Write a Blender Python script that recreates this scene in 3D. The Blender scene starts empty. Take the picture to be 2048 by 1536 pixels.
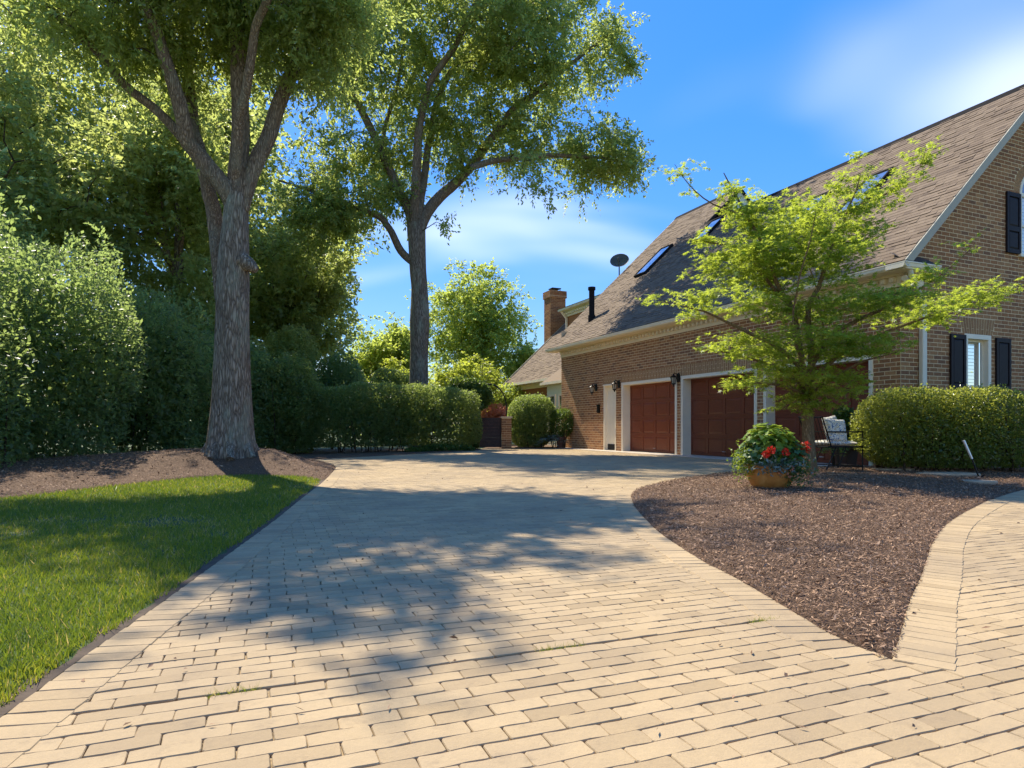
import bpy, math
import numpy as np
from mathutils import Vector, Matrix

rng = np.random.default_rng(11)
SC = bpy.context.scene
COL = SC.collection
R = math.radians

# ------------------------------------------------------------------ camera, sky, sun, exposure
FPX, HX, HY, HC = 1280.0, 1024.0, 853.0, 0.9
cam = bpy.data.cameras.new('camera'); cam.sensor_width = 36.0; cam.lens = 22.5
cam.shift_y = 85 / 2048; cam.clip_end = 3000; cam.clip_start = 0.05
camo = bpy.data.objects.new('camera', cam); COL.objects.link(camo)
camo.location = (0, 0, HC); camo.rotation_euler = (R(90), 0, 0)
SC.camera = camo
SUN = Vector((-0.45, 0.65, 1.0)).normalized()
SUN_EL = math.asin(SUN.z); SUN_AZ = math.atan2(SUN.x, SUN.y)
sl = bpy.data.lights.new('sun', 'SUN'); sl.energy = 2.2; sl.angle = R(0.55); sl.color = (1.0, 0.92, 0.77)
slo = bpy.data.objects.new('sun', sl); COL.objects.link(slo)
slo.rotation_euler = SUN.to_track_quat('Z', 'Y').to_euler(); slo.location = (-20, 30, 40)

W = bpy.data.worlds.new('World'); SC.world = W; W.use_nodes = True
nt = W.node_tree; nt.nodes.clear()
def N(nt, t, **kw):
    n = nt.nodes.new(t)
    for k, v in kw.items():
        if k.startswith('i_'):
            n.inputs[k[2:].replace('_', ' ')].default_value = v
        else:
            setattr(n, k, v)
    return n
sky = N(nt, 'ShaderNodeTexSky', sky_type='NISHITA', sun_disc=False, sun_elevation=SUN_EL, sun_rotation=SUN_AZ,
        altitude=200.0, air_density=1.0, dust_density=0.2, ozone_density=3.0)
lum = N(nt, 'ShaderNodeRGBToBW'); nt.links.new(sky.outputs[0], lum.inputs[0])
lk = N(nt, 'ShaderNodeMath', operation='MULTIPLY_ADD'); nt.links.new(lum.outputs[0], lk.inputs[0]); lk.inputs[1].default_value = 0.42; lk.inputs[2].default_value = 1.0
lv = N(nt, 'ShaderNodeMath', operation='DIVIDE'); lv.inputs[0].default_value = 0.98; nt.links.new(lk.outputs[0], lv.inputs[1])
hs = N(nt, 'ShaderNodeHueSaturation', i_Hue=0.510, i_Saturation=1.36)
nt.links.new(sky.outputs[0], hs.inputs['Color']); nt.links.new(lv.outputs[0], hs.inputs['Value'])
tc = N(nt, 'ShaderNodeTexCoord')
sep = N(nt, 'ShaderNodeSeparateXYZ'); nt.links.new(tc.outputs['Generated'], sep.inputs[0])
zz = N(nt, 'ShaderNodeMath', operation='MAXIMUM'); nt.links.new(sep.outputs['Z'], zz.inputs[0]); zz.inputs[1].default_value = 0.02
za = N(nt, 'ShaderNodeMath', operation='ADD'); nt.links.new(zz.outputs[0], za.inputs[0]); za.inputs[1].default_value = 0.30
dx = N(nt, 'ShaderNodeMath', operation='DIVIDE'); nt.links.new(sep.outputs['X'], dx.inputs[0]); nt.links.new(za.outputs[0], dx.inputs[1])
dy = N(nt, 'ShaderNodeMath', operation='DIVIDE'); nt.links.new(sep.outputs['Y'], dy.inputs[0]); nt.links.new(za.outputs[0], dy.inputs[1])
cb = N(nt, 'ShaderNodeCombineXYZ'); nt.links.new(dx.outputs[0], cb.inputs[0]); nt.links.new(dy.outputs[0], cb.inputs[1])
mp = N(nt, 'ShaderNodeMapping'); nt.links.new(cb.outputs[0], mp.inputs[0])
mp.inputs['Location'].default_value = (4.75, 1.8, 0.5); mp.inputs['Rotation'].default_value = (0, 0, R(-25)); mp.inputs['Scale'].default_value = (0.8, 1.8, 1)
cn = N(nt, 'ShaderNodeTexNoise', i_Scale=1.0, i_Detail=2.6, i_Roughness=0.42, i_Distortion=0.45); nt.links.new(mp.outputs[0], cn.inputs['Vector'])
cr = N(nt, 'ShaderNodeValToRGB'); nt.links.new(cn.outputs[0], cr.inputs[0])
cr.color_ramp.elements[0].position = 0.45; cr.color_ramp.elements[0].color = (0, 0, 0, 1)
cr.color_ramp.elements[1].position = 0.85; cr.color_ramp.elements[1].color = (0.5, 0.5, 0.5, 1)
cr.color_ramp.interpolation = 'EASE'
cm = N(nt, 'ShaderNodeMix', data_type='RGBA'); nt.links.new(cr.outputs[0], cm.inputs['Factor'])
nt.links.new(hs.outputs[0], cm.inputs['A']); cm.inputs['B'].default_value = (4.4, 4.2, 3.95, 1)
bg = N(nt, 'ShaderNodeBackground', i_Strength=0.15); nt.links.new(cm.outputs['Result'], bg.inputs['Color'])
wo = N(nt, 'ShaderNodeOutputWorld'); nt.links.new(bg.outputs[0], wo.inputs[0])
vs = SC.view_settings; vs.view_transform = 'Standard'; vs.look = 'None'; vs.gamma = 1.0; vs.exposure = 1.84
SC.cycles.max_bounces = 12; SC.cycles.diffuse_bounces = 7; SC.cycles.transparent_max_bounces = 8
vs.use_curve_mapping = False

# ------------------------------------------------------------------ materials
MATS = {}
def newmat(name):
    m = bpy.data.materials.new(name); m.use_nodes = True
    t = m.node_tree; t.nodes.clear()
    out = N(t, 'ShaderNodeOutputMaterial'); b = N(t, 'ShaderNodeBsdfPrincipled')
    t.links.new(b.outputs[0], out.inputs[0]); MATS[name] = m
    return m, t, b, out
def coords(t, scale=(1, 1, 1), rot=(0, 0, 0), kind='Object'):
    c = N(t, 'ShaderNodeTexCoord'); mpp = N(t, 'ShaderNodeMapping')
    t.links.new(c.outputs[kind], mpp.inputs[0]); mpp.inputs['Scale'].default_value = scale; mpp.inputs['Rotation'].default_value = rot
    return mpp.outputs[0]
def world_coords(t, scale=(1, 1, 1)):
    g = N(t, 'ShaderNodeNewGeometry'); mpp = N(t, 'ShaderNodeMapping')
    t.links.new(g.outputs['Position'], mpp.inputs[0]); mpp.inputs['Scale'].default_value = scale
    return mpp.outputs[0]
def noise(t, vec, scale, detail=4, rough=0.55, dist=0.0):
    n = N(t, 'ShaderNodeTexNoise', i_Scale=scale, i_Detail=detail, i_Roughness=rough, i_Distortion=dist)
    t.links.new(vec, n.inputs['Vector']); return n.outputs[0]
def ramp(t, fac, stops, interp='LINEAR'):
    r = N(t, 'ShaderNodeValToRGB'); t.links.new(fac, r.inputs[0]); r.color_ramp.interpolation = interp
    e = r.color_ramp.elements
    while len(e) < len(stops): e.new(0.5)
    for el, (p, c) in zip(e, stops):
        el.position = p; el.color = (c, c, c, 1) if isinstance(c, (int, float)) else (*c, 1)
    return r.outputs[0]
def mixc(t, fac, a, b, mode='MIX'):
    m = N(t, 'ShaderNodeMix', data_type='RGBA', blend_type=mode)
    for key, val in (('Factor', fac), ('A', a), ('B', b)):
        s = m.inputs[key]
        if hasattr(val, 'is_linked') or hasattr(val, 'links'): t.links.new(val, s)
        elif isinstance(val, (int, float)): s.default_value = val
        else: s.default_value = (*val, 1)
    return m.outputs['Result']
def mth(t, op, a, b=None):
    m = N(t, 'ShaderNodeMath', operation=op)
    for i, val in enumerate((a, b)):
        if val is None: continue
        if isinstance(val, (int, float)): m.inputs[i].default_value = val
        else: t.links.new(val, m.inputs[i])
    return m.outputs[0]
def bump(t, b, h, strength=0.3, dist=0.01):
    n = N(t, 'ShaderNodeBump', i_Strength=strength, i_Distance=dist)
    t.links.new(h, n.inputs['Height']); t.links.new(n.outputs[0], b.inputs['Normal'])
def piece_rand(t):
    # a random value for each piece: own object or own island of a joined mesh
    g = N(t, 'ShaderNodeNewGeometry'); o = N(t, 'ShaderNodeObjectInfo')
    return mth(t, 'FRACT', mth(t, 'ADD', g.outputs['Random Per Island'], mth(t, 'MULTIPLY', o.outputs['Random'], 7.31)))

def mat_simple(name, col, rough=0.6, var=0.12, scale=6.0, bmp=0.0, metal=0.0, spec=0.5, bscale=60):
    m, t, b, o = newmat(name)
    v = world_coords(t); n = noise(t, v, scale, 5)
    c = ramp(t, n, [(0.3, tuple(x * (1 - var) for x in col)), (0.7, tuple(min(1, x * (1 + var)) for x in col))])
    t.links.new(c, b.inputs['Base Color']); b.inputs['Roughness'].default_value = rough
    b.inputs['Metallic'].default_value = metal; b.inputs['Specular IOR Level'].default_value = spec
    if bmp: bump(t, b, noise(t, v, bscale, 4), bmp, 0.004)
    return m

def mat_paver():
    m, t, b, o = newmat('paver_concrete')
    v = world_coords(t); r = piece_rand(t)
    c = ramp(t, r, [(0.0, (0.355, 0.255, 0.138)), (0.25, (0.435, 0.315, 0.170)), (0.6, (0.46, 0.336, 0.184)), (0.85, (0.485, 0.353, 0.192)), (1.0, (0.385, 0.275, 0.146))])
    n1 = noise(t, v, 55, 6, 0.7); c = mixc(t, 0.35, c, ramp(t, n1, [(0.3, 0.45), (0.7, 0.62)]), 'OVERLAY')
    n2 = noise(t, v, 1.1, 4, 0.6); c = mixc(t, mth(t, 'MULTIPLY', ramp(t, n2, [(0.40, 0.0), (0.68, 1.0)]), 0.5), c, (0.265, 0.20, 0.13))
    n3 = noise(t, v, 9, 5, 0.7); c = mixc(t, mth(t, 'MULTIPLY', ramp(t, n3, [(0.56, 0.0), (0.74, 1.0)]), 0.4), c, (0.19, 0.14, 0.09))
    t.links.new(c, b.inputs['Base Color']); b.inputs['Roughness'].default_value = 0.85
    b.inputs['Specular IOR Level'].default_value = 0.25
    bump(t, b, mth(t, 'ADD', noise(t, v, 160, 5, 0.7), mth(t, 'MULTIPLY', noise(t, v, 28, 4), 1.2)), 0.55, 0.004)
mat_paver()
def mat_joint():
    m, t, b, o = newmat('joint_sand')
    v = world_coords(t); n = noise(t, v, 14, 5, 0.7)
    c = ramp(t, n, [(0.3, (0.06, 0.043, 0.024)), (0.42, (0.18, 0.13, 0.07)), (0.58, (0.38, 0.275, 0.15))])
    t.links.new(c, b.inputs['Base Color']); b.inputs['Roughness'].default_value = 0.95
    bump(t, b, noise(t, v, 120, 4), 0.6, 0.006)
mat_joint()
def mat_brick(name, cols, dark=(0.05, 0.032, 0.022)):
    m, t, b, o = newmat(name)
    r = piece_rand(t); v = world_coords(t)
    c = ramp(t, r, [(i / (len(cols) - 1), k) for i, k in enumerate(cols)])
    n = noise(t, v, 22, 5, 0.7); c = mixc(t, mth(t, 'MULTIPLY', ramp(t, n, [(0.5, 0.0), (0.72, 1.0)]), 0.5), c, dark)
    t.links.new(c, b.inputs['Base Color']); b.inputs['Roughness'].default_value = 0.85
    b.inputs['Specular IOR Level'].default_value = 0.3
    bump(t, b, noise(t, v, 90, 5, 0.7), 0.5, 0.004)
mat_brick('brick', [(0.29, 0.130, 0.050), (0.365, 0.172, 0.067), (0.42, 0.215, 0.088), (0.325, 0.142, 0.054), (0.215, 0.105, 0.052), (0.395, 0.170, 0.062)])
mat_brick('brick_soldier', [(0.32, 0.165, 0.070), (0.40, 0.222, 0.095), (0.35, 0.185, 0.078)])
mat_simple('mortar', (0.70, 0.52, 0.29), 0.95, 0.12, 8, 0.4)
def mat_shingle():
    m, t, b, o = newmat('shingle')
    r = piece_rand(t); v = world_coords(t)
    c = ramp(t, r, [(0, (0.165, 0.118, 0.078)), (0.3, (0.215, 0.158, 0.105)), (0.6, (0.245, 0.182, 0.122)), (0.85, (0.195, 0.142, 0.095)), (1, (0.12, 0.086, 0.060))])
    n = noise(t, v, 260, 3, 0.8); c = mixc(t, 0.5, c, ramp(t, n, [(0.3, 0.35), (0.7, 0.68)]), 'OVERLAY')
    n2 = noise(t, v, 0.8, 4); c = mixc(t, mth(t, 'MULTIPLY', n2, 0.25), c, (0.13, 0.098, 0.072))
    t.links.new(c, b.inputs['Base Color']); b.inputs['Roughness'].default_value = 0.9
    b.inputs['Specular IOR Level'].default_value = 0.2
    bump(t, b, n, 0.5, 0.003)
mat_shingle()
mat_simple('roof_felt', (0.075, 0.055, 0.042), 0.95, 0.2, 20)
mat_simple('white_trim', (0.84, 0.74, 0.54), 0.45, 0.04, 3, 0.05)
mat_simple('rake_trim', (0.42, 0.385, 0.285), 0.75, 0.06, 3, 0.05)
mat_simple('cream_soffit', (0.78, 0.66, 0.44), 0.55, 0.05, 3)
mat_simple('gutter_paint', (0.83, 0.745, 0.56), 0.35, 0.05, 4)
mat_simple('downspout_paint', (0.70, 0.65, 0.51), 0.35, 0.05, 4)
mat_simple('shutter_paint', (0.016, 0.011, 0.012), 0.6, 0.2, 8, 0.05, spec=0.25)
mat_simple('sash_paint', (0.78, 0.70, 0.52), 0.4, 0.04, 3)
mat_simple('louver_paint', (0.80, 0.74, 0.60), 0.4, 0.03, 3)
mat_simple('dark_interior', (0.006, 0.006, 0.007), 0.9, 0.3, 4)
mat_simple('door_white', (0.83, 0.75, 0.57), 0.4, 0.04, 2)
mat_simple('siding_paint', (0.72, 0.72, 0.52), 0.5, 0.05, 2)
mat_simple('black_metal', (0.012, 0.010, 0.009), 0.4, 0.3, 30, 0.1, metal=0.6)
mat_simple('dark_pipe', (0.018, 0.017, 0.017), 0.95, 0.3, 10, spec=0.1)
mat_simple('dish_grey', (0.06, 0.075, 0.072), 0.45, 0.1, 6)
mat_simple('rubber_black', (0.01, 0.01, 0.01), 0.7, 0.2, 20)
mat_simple('lantern_glass', (0.42, 0.36, 0.26), 0.15, 0.1, 10)
mat_simple('brown_pot', (0.085, 0.040, 0.026), 0.6, 0.2, 12, 0.1)
mat_simple('clay_pot', (0.16, 0.075, 0.05), 0.75, 0.2, 12, 0.1)
mat_simple('flagstone', (0.42, 0.31, 0.19), 0.85, 0.2, 7, 0.5)
mat_simple('aluminium', (0.75, 0.74, 0.70), 0.35, 0.05, 20, metal=0.7)
mat_simple('gate_wood', (0.045, 0.026, 0.022), 0.7, 0.35, 9, 0.2)
mat_simple('concrete_apron', (0.50, 0.42, 0.32), 0.9, 0.15, 5, 0.4)
mat_simple('soil', (0.085, 0.058, 0.036), 0.95, 0.4, 9, 0.6)
def mat_pot():
    m, t, b, o = newmat('glazed_planter')
    v = coords(t); n = noise(t, v, 9, 6, 0.65, 0.5)
    c = ramp(t, n, [(0.3, (0.38, 0.14, 0.028)), (0.55, (0.50, 0.22, 0.05)), (0.8, (0.58, 0.31, 0.10))])
    t.links.new(c, b.inputs['Base Color']); b.inputs['Roughness'].default_value = 0.42
    bump(t, b, noise(t, v, 40, 4), 0.15, 0.004)
mat_pot()
def mat_garage():
    m, t, b, o = newmat('mahogany_door')
    v = coords(t, (6, 6, 40)); n = noise(t, v, 1.4, 6, 0.6, 0.8)
    c = ramp(t, n, [(0.25, (0.145, 0.031, 0.011)), (0.75, (0.235, 0.056, 0.021))])
    t.links.new(c, b.inputs['Base Color']); b.inputs['Roughness'].default_value = 0.4
    bump(t, b, n, 0.08, 0.003)
mat_garage()
def mat_glass():
    m = bpy.data.materials.new('window_glass'); m.use_nodes = True; t = m.node_tree; t.nodes.clear(); MATS['window_glass'] = m
    o = N(t, 'ShaderNodeOutputMaterial'); tr = N(t, 'ShaderNodeBsdfTransparent'); gl = N(t, 'ShaderNodeBsdfGlossy', i_Roughness=0.02)
    fr = N(t, 'ShaderNodeFresnel', i_IOR=1.5); n = noise(t, world_coords(t), 1.5, 2)
    bp = N(t, 'ShaderNodeBump', i_Strength=0.03, i_Distance=0.02); t.links.new(n, bp.inputs['Height']); t.links.new(bp.outputs[0], gl.inputs['Normal'])
    f = mth(t, 'ADD', mth(t, 'MULTIPLY', fr.outputs[0], 0.35), 0.0)
    mx = N(t, 'ShaderNodeMixShader'); t.links.new(f, mx.inputs[0]); t.links.new(tr.outputs[0], mx.inputs[1]); t.links.new(gl.outputs[0], mx.inputs[2])
    t.links.new(mx.outputs[0], o.inputs[0])
mat_glass()
def mat_dark_glass():
    m, t, b, o = newmat('skylight_glass')
    n = noise(t, world_coords(t), 2, 3); c = ramp(t, n, [(0.3, (0.50, 0.54, 0.56)), (0.7, (0.60, 0.63, 0.65))])
    t.links.new(c, b.inputs['Base Color']); b.inputs['Roughness'].default_value = 0.04; b.inputs['Specular IOR Level'].default_value = 1.0
    b.inputs['Metallic'].default_value = 0.85
mat_dark_glass()
def mat_bark(name, cols, sc=1.0, moss=0.0):
    m, t, b, o = newmat(name)
    v = coords(t, (9 * sc, 9 * sc, 1.3 * sc)); n = noise(t, v, 2.2, 6, 0.65, 0.5)
    vo = N(t, 'ShaderNodeTexVoronoi', feature='DISTANCE_TO_EDGE', i_Scale=2.6)
    v2 = N(t, 'ShaderNodeVectorMath', operation='ADD'); t.links.new(v, v2.inputs[0])
    nn = N(t, 'ShaderNodeTexNoise', i_Scale=1.5, i_Detail=3.0); t.links.new(v, nn.inputs['Vector']); t.links.new(nn.outputs['Color'], v2.inputs[1])
    t.links.new(v2.outputs[0], vo.inputs['Vector'])
    ed = ramp(t, vo.outputs['Distance'], [(0.0, 0.0), (0.28, 1.0)])
    h = mth(t, 'ADD', mth(t, 'MULTIPLY', ed, 0.7), mth(t, 'MULTIPLY', n, 0.6))
    c = ramp(t, h, [(0.2, cols[0]), (0.6, cols[1]), (1.0, cols[2])])
    if moss:
        w = coords(t, (1.2, 1.2, 0.5)); c = mixc(t, mth(t, 'MULTIPLY', ramp(t, noise(t, w, 2.0, 6, 0.7), [(0.5, 0.0), (0.68, 1.0)]), moss), c, (0.30, 0.34, 0.24))
    t.links.new(c, b.inputs['Base Color']); b.inputs['Roughness'].default_value = 0.9; b.inputs['Specular IOR Level'].default_value = 0.15
    bump(t, b, h, 0.9, 0.03)
mat_bark('oak_bark', [(0.065, 0.050, 0.034), (0.21, 0.172, 0.122), (0.33, 0.285, 0.21)], 1.0, 0.7)
mat_bark('limb_bark', [(0.075, 0.052, 0.031), (0.21, 0.155, 0.098), (0.31, 0.24, 0.155)], 1.3, 0.35)
mat_bark('maple_bark', [(0.15, 0.10, 0.050), (0.27, 0.185, 0.095), (0.37, 0.265, 0.145)], 3.0)
mat_bark('twig_bark', [(0.05, 0.034, 0.02), (0.09, 0.062, 0.038), (0.13, 0.09, 0.055)], 4.0)

def mat_leaf(name, cols, trans, rough=0.4, tf=0.4, spec=0.4, by_island=False):
    m, t, b, o = newmat(name)
    if by_island: fac = piece_rand(t)
    else: fac = N(t, 'ShaderNodeAttribute', attribute_name='tint').outputs['Fac']
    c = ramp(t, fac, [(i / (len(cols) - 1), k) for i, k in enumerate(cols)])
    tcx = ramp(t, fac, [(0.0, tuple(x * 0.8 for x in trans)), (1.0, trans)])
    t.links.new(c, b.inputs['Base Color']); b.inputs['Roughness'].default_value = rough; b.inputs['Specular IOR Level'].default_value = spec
    tr = N(t, 'ShaderNodeBsdfTranslucent'); t.links.new(tcx, tr.inputs['Color'])
    mx = N(t, 'ShaderNodeMixShader', i_Fac=tf); t.links.new(b.outputs[0], mx.inputs[1]); t.links.new(tr.outputs[0], mx.inputs[2])
    t.links.new(mx.outputs[0], o.inputs[0])
mat_leaf('oak_leaf', [(0.062, 0.092, 0.028), (0.098, 0.134, 0.038), (0.132, 0.162, 0.048), (0.175, 0.190, 0.062)], (0.68, 0.78, 0.18), 0.42, 0.57)
mat_leaf('wood_leaf', [(0.078, 0.105, 0.034), (0.115, 0.145, 0.044), (0.158, 0.180, 0.058), (0.21, 0.21, 0.075)], (0.72, 0.80, 0.22), 0.42, 0.58)
mat_leaf('holly_leaf', [(0.066, 0.108, 0.045), (0.094, 0.142, 0.055), (0.125, 0.175, 0.064), (0.16, 0.205, 0.070)], (0.56, 0.72, 0.20), 0.38, 0.48, 0.45)
mat_leaf('hedge_leaf', [(0.064, 0.102, 0.032), (0.094, 0.138, 0.042), (0.128, 0.170, 0.052), (0.17, 0.205, 0.068)], (0.54, 0.66, 0.14), 0.38, 0.44, 0.4)
mat_leaf('boxwood_leaf', [(0.040, 0.066, 0.016), (0.066, 0.100, 0.022), (0.100, 0.135, 0.030), (0.16, 0.185, 0.045)], (0.62, 0.66, 0.10), 0.28, 0.45, 0.6)
mat_leaf('maple_leaf', [(0.066, 0.122, 0.019), (0.108, 0.178, 0.025), (0.162, 0.226, 0.032), (0.24, 0.275, 0.043)], (0.69, 0.80, 0.085), 0.45, 0.52)
mat_leaf('lime_leaf', [(0.09, 0.14, 0.020), (0.14, 0.19, 0.026), (0.20, 0.24, 0.036)], (0.75, 0.82, 0.10), 0.45, 0.55)
mat_leaf('far_leaf', [(0.050, 0.085, 0.022), (0.085, 0.125, 0.028), (0.12, 0.155, 0.036)], (0.76, 0.86, 0.15), 0.5, 0.6)
mat_leaf('vine_leaf', [(0.04, 0.085, 0.018), (0.065, 0.125, 0.024), (0.09, 0.15, 0.03)], (0.26, 0.36, 0.05), 0.4, 0.38)
mat_leaf('potato_vine_leaf', [(0.10, 0.19, 0.022), (0.17, 0.27, 0.028), (0.26, 0.34, 0.045)], (0.50, 0.60, 0.06), 0.4, 0.4)
mat_leaf('geranium_leaf', [(0.035, 0.09, 0.022), (0.05, 0.12, 0.028), (0.08, 0.16, 0.035)], (0.20, 0.34, 0.05), 0.5, 0.3)
mat_leaf('silver_leaf', [(0.10, 0.16, 0.13), (0.15, 0.22, 0.18), (0.20, 0.27, 0.22)], (0.2, 0.28, 0.2), 0.6, 0.2)
mat_leaf('red_petal', [(0.60, 0.018, 0.008), (0.72, 0.035, 0.012), (0.80, 0.06, 0.02)], (0.8, 0.05, 0.02), 0.5, 0.25)
mat_leaf('pink_petal', [(0.60, 0.22, 0.13), (0.70, 0.32, 0.2)], (0.7, 0.3, 0.2), 0.5, 0.25)
mat_leaf('fern_leaf', [(0.10, 0.19, 0.03), (0.15, 0.25, 0.04), (0.24, 0.33, 0.07)], (0.45, 0.55, 0.10), 0.45, 0.4)
def mat_grass():
    m, t, b, o = newmat('grass_blade')
    fac = N(t, 'ShaderNodeAttribute', attribute_name='tint').outputs['Fac']
    c = ramp(t, fac, [(0.0, (0.075, 0.130, 0.018)), (0.45, (0.150, 0.210, 0.022)), (0.75, (0.23, 0.265, 0.030)), (0.88, (0.31, 0.29, 0.05)), (1.0, (0.46, 0.37, 0.18))])
    t.links.new(c, b.inputs['Base Color']); b.inputs['Roughness'].default_value = 0.45; b.inputs['Specular IOR Level'].default_value = 0.35
    tr = N(t, 'ShaderNodeBsdfTranslucent'); t.links.new(mixc(t, 1.0, c, (2.0, 1.8, 1.2), 'MULTIPLY'), tr.inputs['Color'])
    mx = N(t, 'ShaderNodeMixShader', i_Fac=0.4); t.links.new(b.outputs[0], mx.inputs[1]); t.links.new(tr.outputs[0], mx.inputs[2])
    t.links.new(mx.outputs[0], o.inputs[0])
mat_grass()
def mat_lawnbase():
    m, t, b, o = newmat('lawn_base')
    v = world_coords(t); n = noise(t, v, 18, 5, 0.7)
    c = ramp(t, n, [(0.3, (0.03, 0.055, 0.012)), (0.6, (0.06, 0.095, 0.02)), (0.8, (0.11, 0.11, 0.04))])
    t.links.new(c, b.inputs['Base Color']); b.inputs['Roughness'].default_value = 0.95
mat_lawnbase()
def mat_mulch(name, chip):
    m, t, b, o = newmat(name)
    v = world_coords(t)
    if chip:
        r = piece_rand(t) if False else N(t, 'ShaderNodeAttribute', attribute_name='tint').outputs['Fac']
        c = ramp(t, r, [(0, (0.085, 0.047, 0.026)), (0.3, (0.23, 0.132, 0.074)), (0.65, (0.40, 0.245, 0.142)), (0.9, (0.54, 0.355, 0.22)), (1, (0.64, 0.46, 0.30))])
    else:
        n = noise(t, v, 45, 6, 0.75, 0.6); c = ramp(t, n, [(0.3, (0.06, 0.034, 0.019)), (0.55, (0.18, 0.106, 0.060)), (0.8, (0.32, 0.195, 0.115))])
        bump(t, b, noise(t, v, 70, 6, 0.75, 0.8), 1.0, 0.03)
    t.links.new(c, b.inputs['Base Color']); b.inputs['Roughness'].default_value = 0.85; b.inputs['Specular IOR Level'].default_value = 0.25
mat_mulch('mulch_bed', False); mat_mulch('mulch_chip', True)
def mat_ground():
    m, t, b, o = newmat('ground_cover')
    v = world_coords(t); n = noise(t, v, 1.6, 6, 0.7)
    c = ramp(t, n, [(0.3, (0.07, 0.08, 0.03)), (0.55, (0.09, 0.12, 0.035)), (0.8, (0.12, 0.15, 0.045))])
    t.links.new(c, b.inputs['Base Color']); b.inputs['Roughness'].default_value = 0.95
mat_ground()
def mat_cushion():
    m, t, b, o = newmat('floral_fabric')
    v = coords(t); vo = N(t, 'ShaderNodeTexVoronoi', i_Scale=11.0); t.links.new(v, vo.inputs['Vector'])
    n = noise(t, v, 9, 3, 0.5, 2.5); r = N(t, 'ShaderNodeSeparateColor'); t.links.new(vo.outputs['Color'], r.inputs[0])
    c = ramp(t, n, [(0.0, (0.05, 0.10, 0.24)), (0.40, (0.06, 0.12, 0.26)), (0.44, (0.74, 0.72, 0.64)), (0.53, (0.76, 0.74, 0.66)), (0.57, (0.50, 0.30, 0.06)), (0.62, (0.72, 0.70, 0.62)), (0.70, (0.22, 0.28, 0.30))])
    t.links.new(c, b.inputs['Base Color']); b.inputs['Roughness'].default_value = 0.9
mat_cushion()
M = MATS

# ------------------------------------------------------------------ mesh helpers
def link(o, parent=None):
    COL.objects.link(o)
    if parent is not None: o.parent = parent
    return o
def np_mesh(name, V, F, mat, tint=None, smooth=False):
    me = bpy.data.meshes.new(name); V = np.asarray(V, np.float32); F = np.asarray(F, np.int32); k = F.shape[1]
    me.vertices.add(len(V)); me.vertices.foreach_set('co', V.ravel())
    me.loops.add(F.size); me.loops.foreach_set('vertex_index', F.ravel())
    me.polygons.add(len(F)); me.polygons.foreach_set('loop_start', np.arange(0, F.size, k, dtype=np.int32))
    me.update(calc_edges=True)
    if tint is not None:
        a = me.attributes.new('tint', 'FLOAT', 'FACE'); a.data.foreach_set('value', np.asarray(tint, np.float32))
    if smooth: me.polygons.foreach_set('use_smooth', np.ones(len(F), bool))
    me.materials.append(M[mat]); return me
def np_obj(name, V, F, mat, parent=None, tint=None, smooth=False, origin=None):
    V = np.asarray(V, np.float64)
    o = None
    if origin is not None: V = V - np.asarray(origin)
    o = bpy.data.objects.new(name, np_mesh(name, V, F, mat, tint, smooth))
    link(o, parent)
    if origin is not None and parent is None: o.location = origin
    return o
def tag(o, label=None, cat=None, group=None, kind=None):
    if label: o['label'] = label
    if cat: o['category'] = cat
    if group: o['group'] = group
    if kind: o['kind'] = kind
    return o
def thing(name, label, cat, loc=(0, 0, 0), rz=0.0, group=None):
    o = bpy.data.objects.new(name, None); COL.objects.link(o); o.location = loc; o.rotation_euler = (0, 0, rz); o.empty_display_size = 0.2
    return tag(o, label, cat, group)
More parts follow.
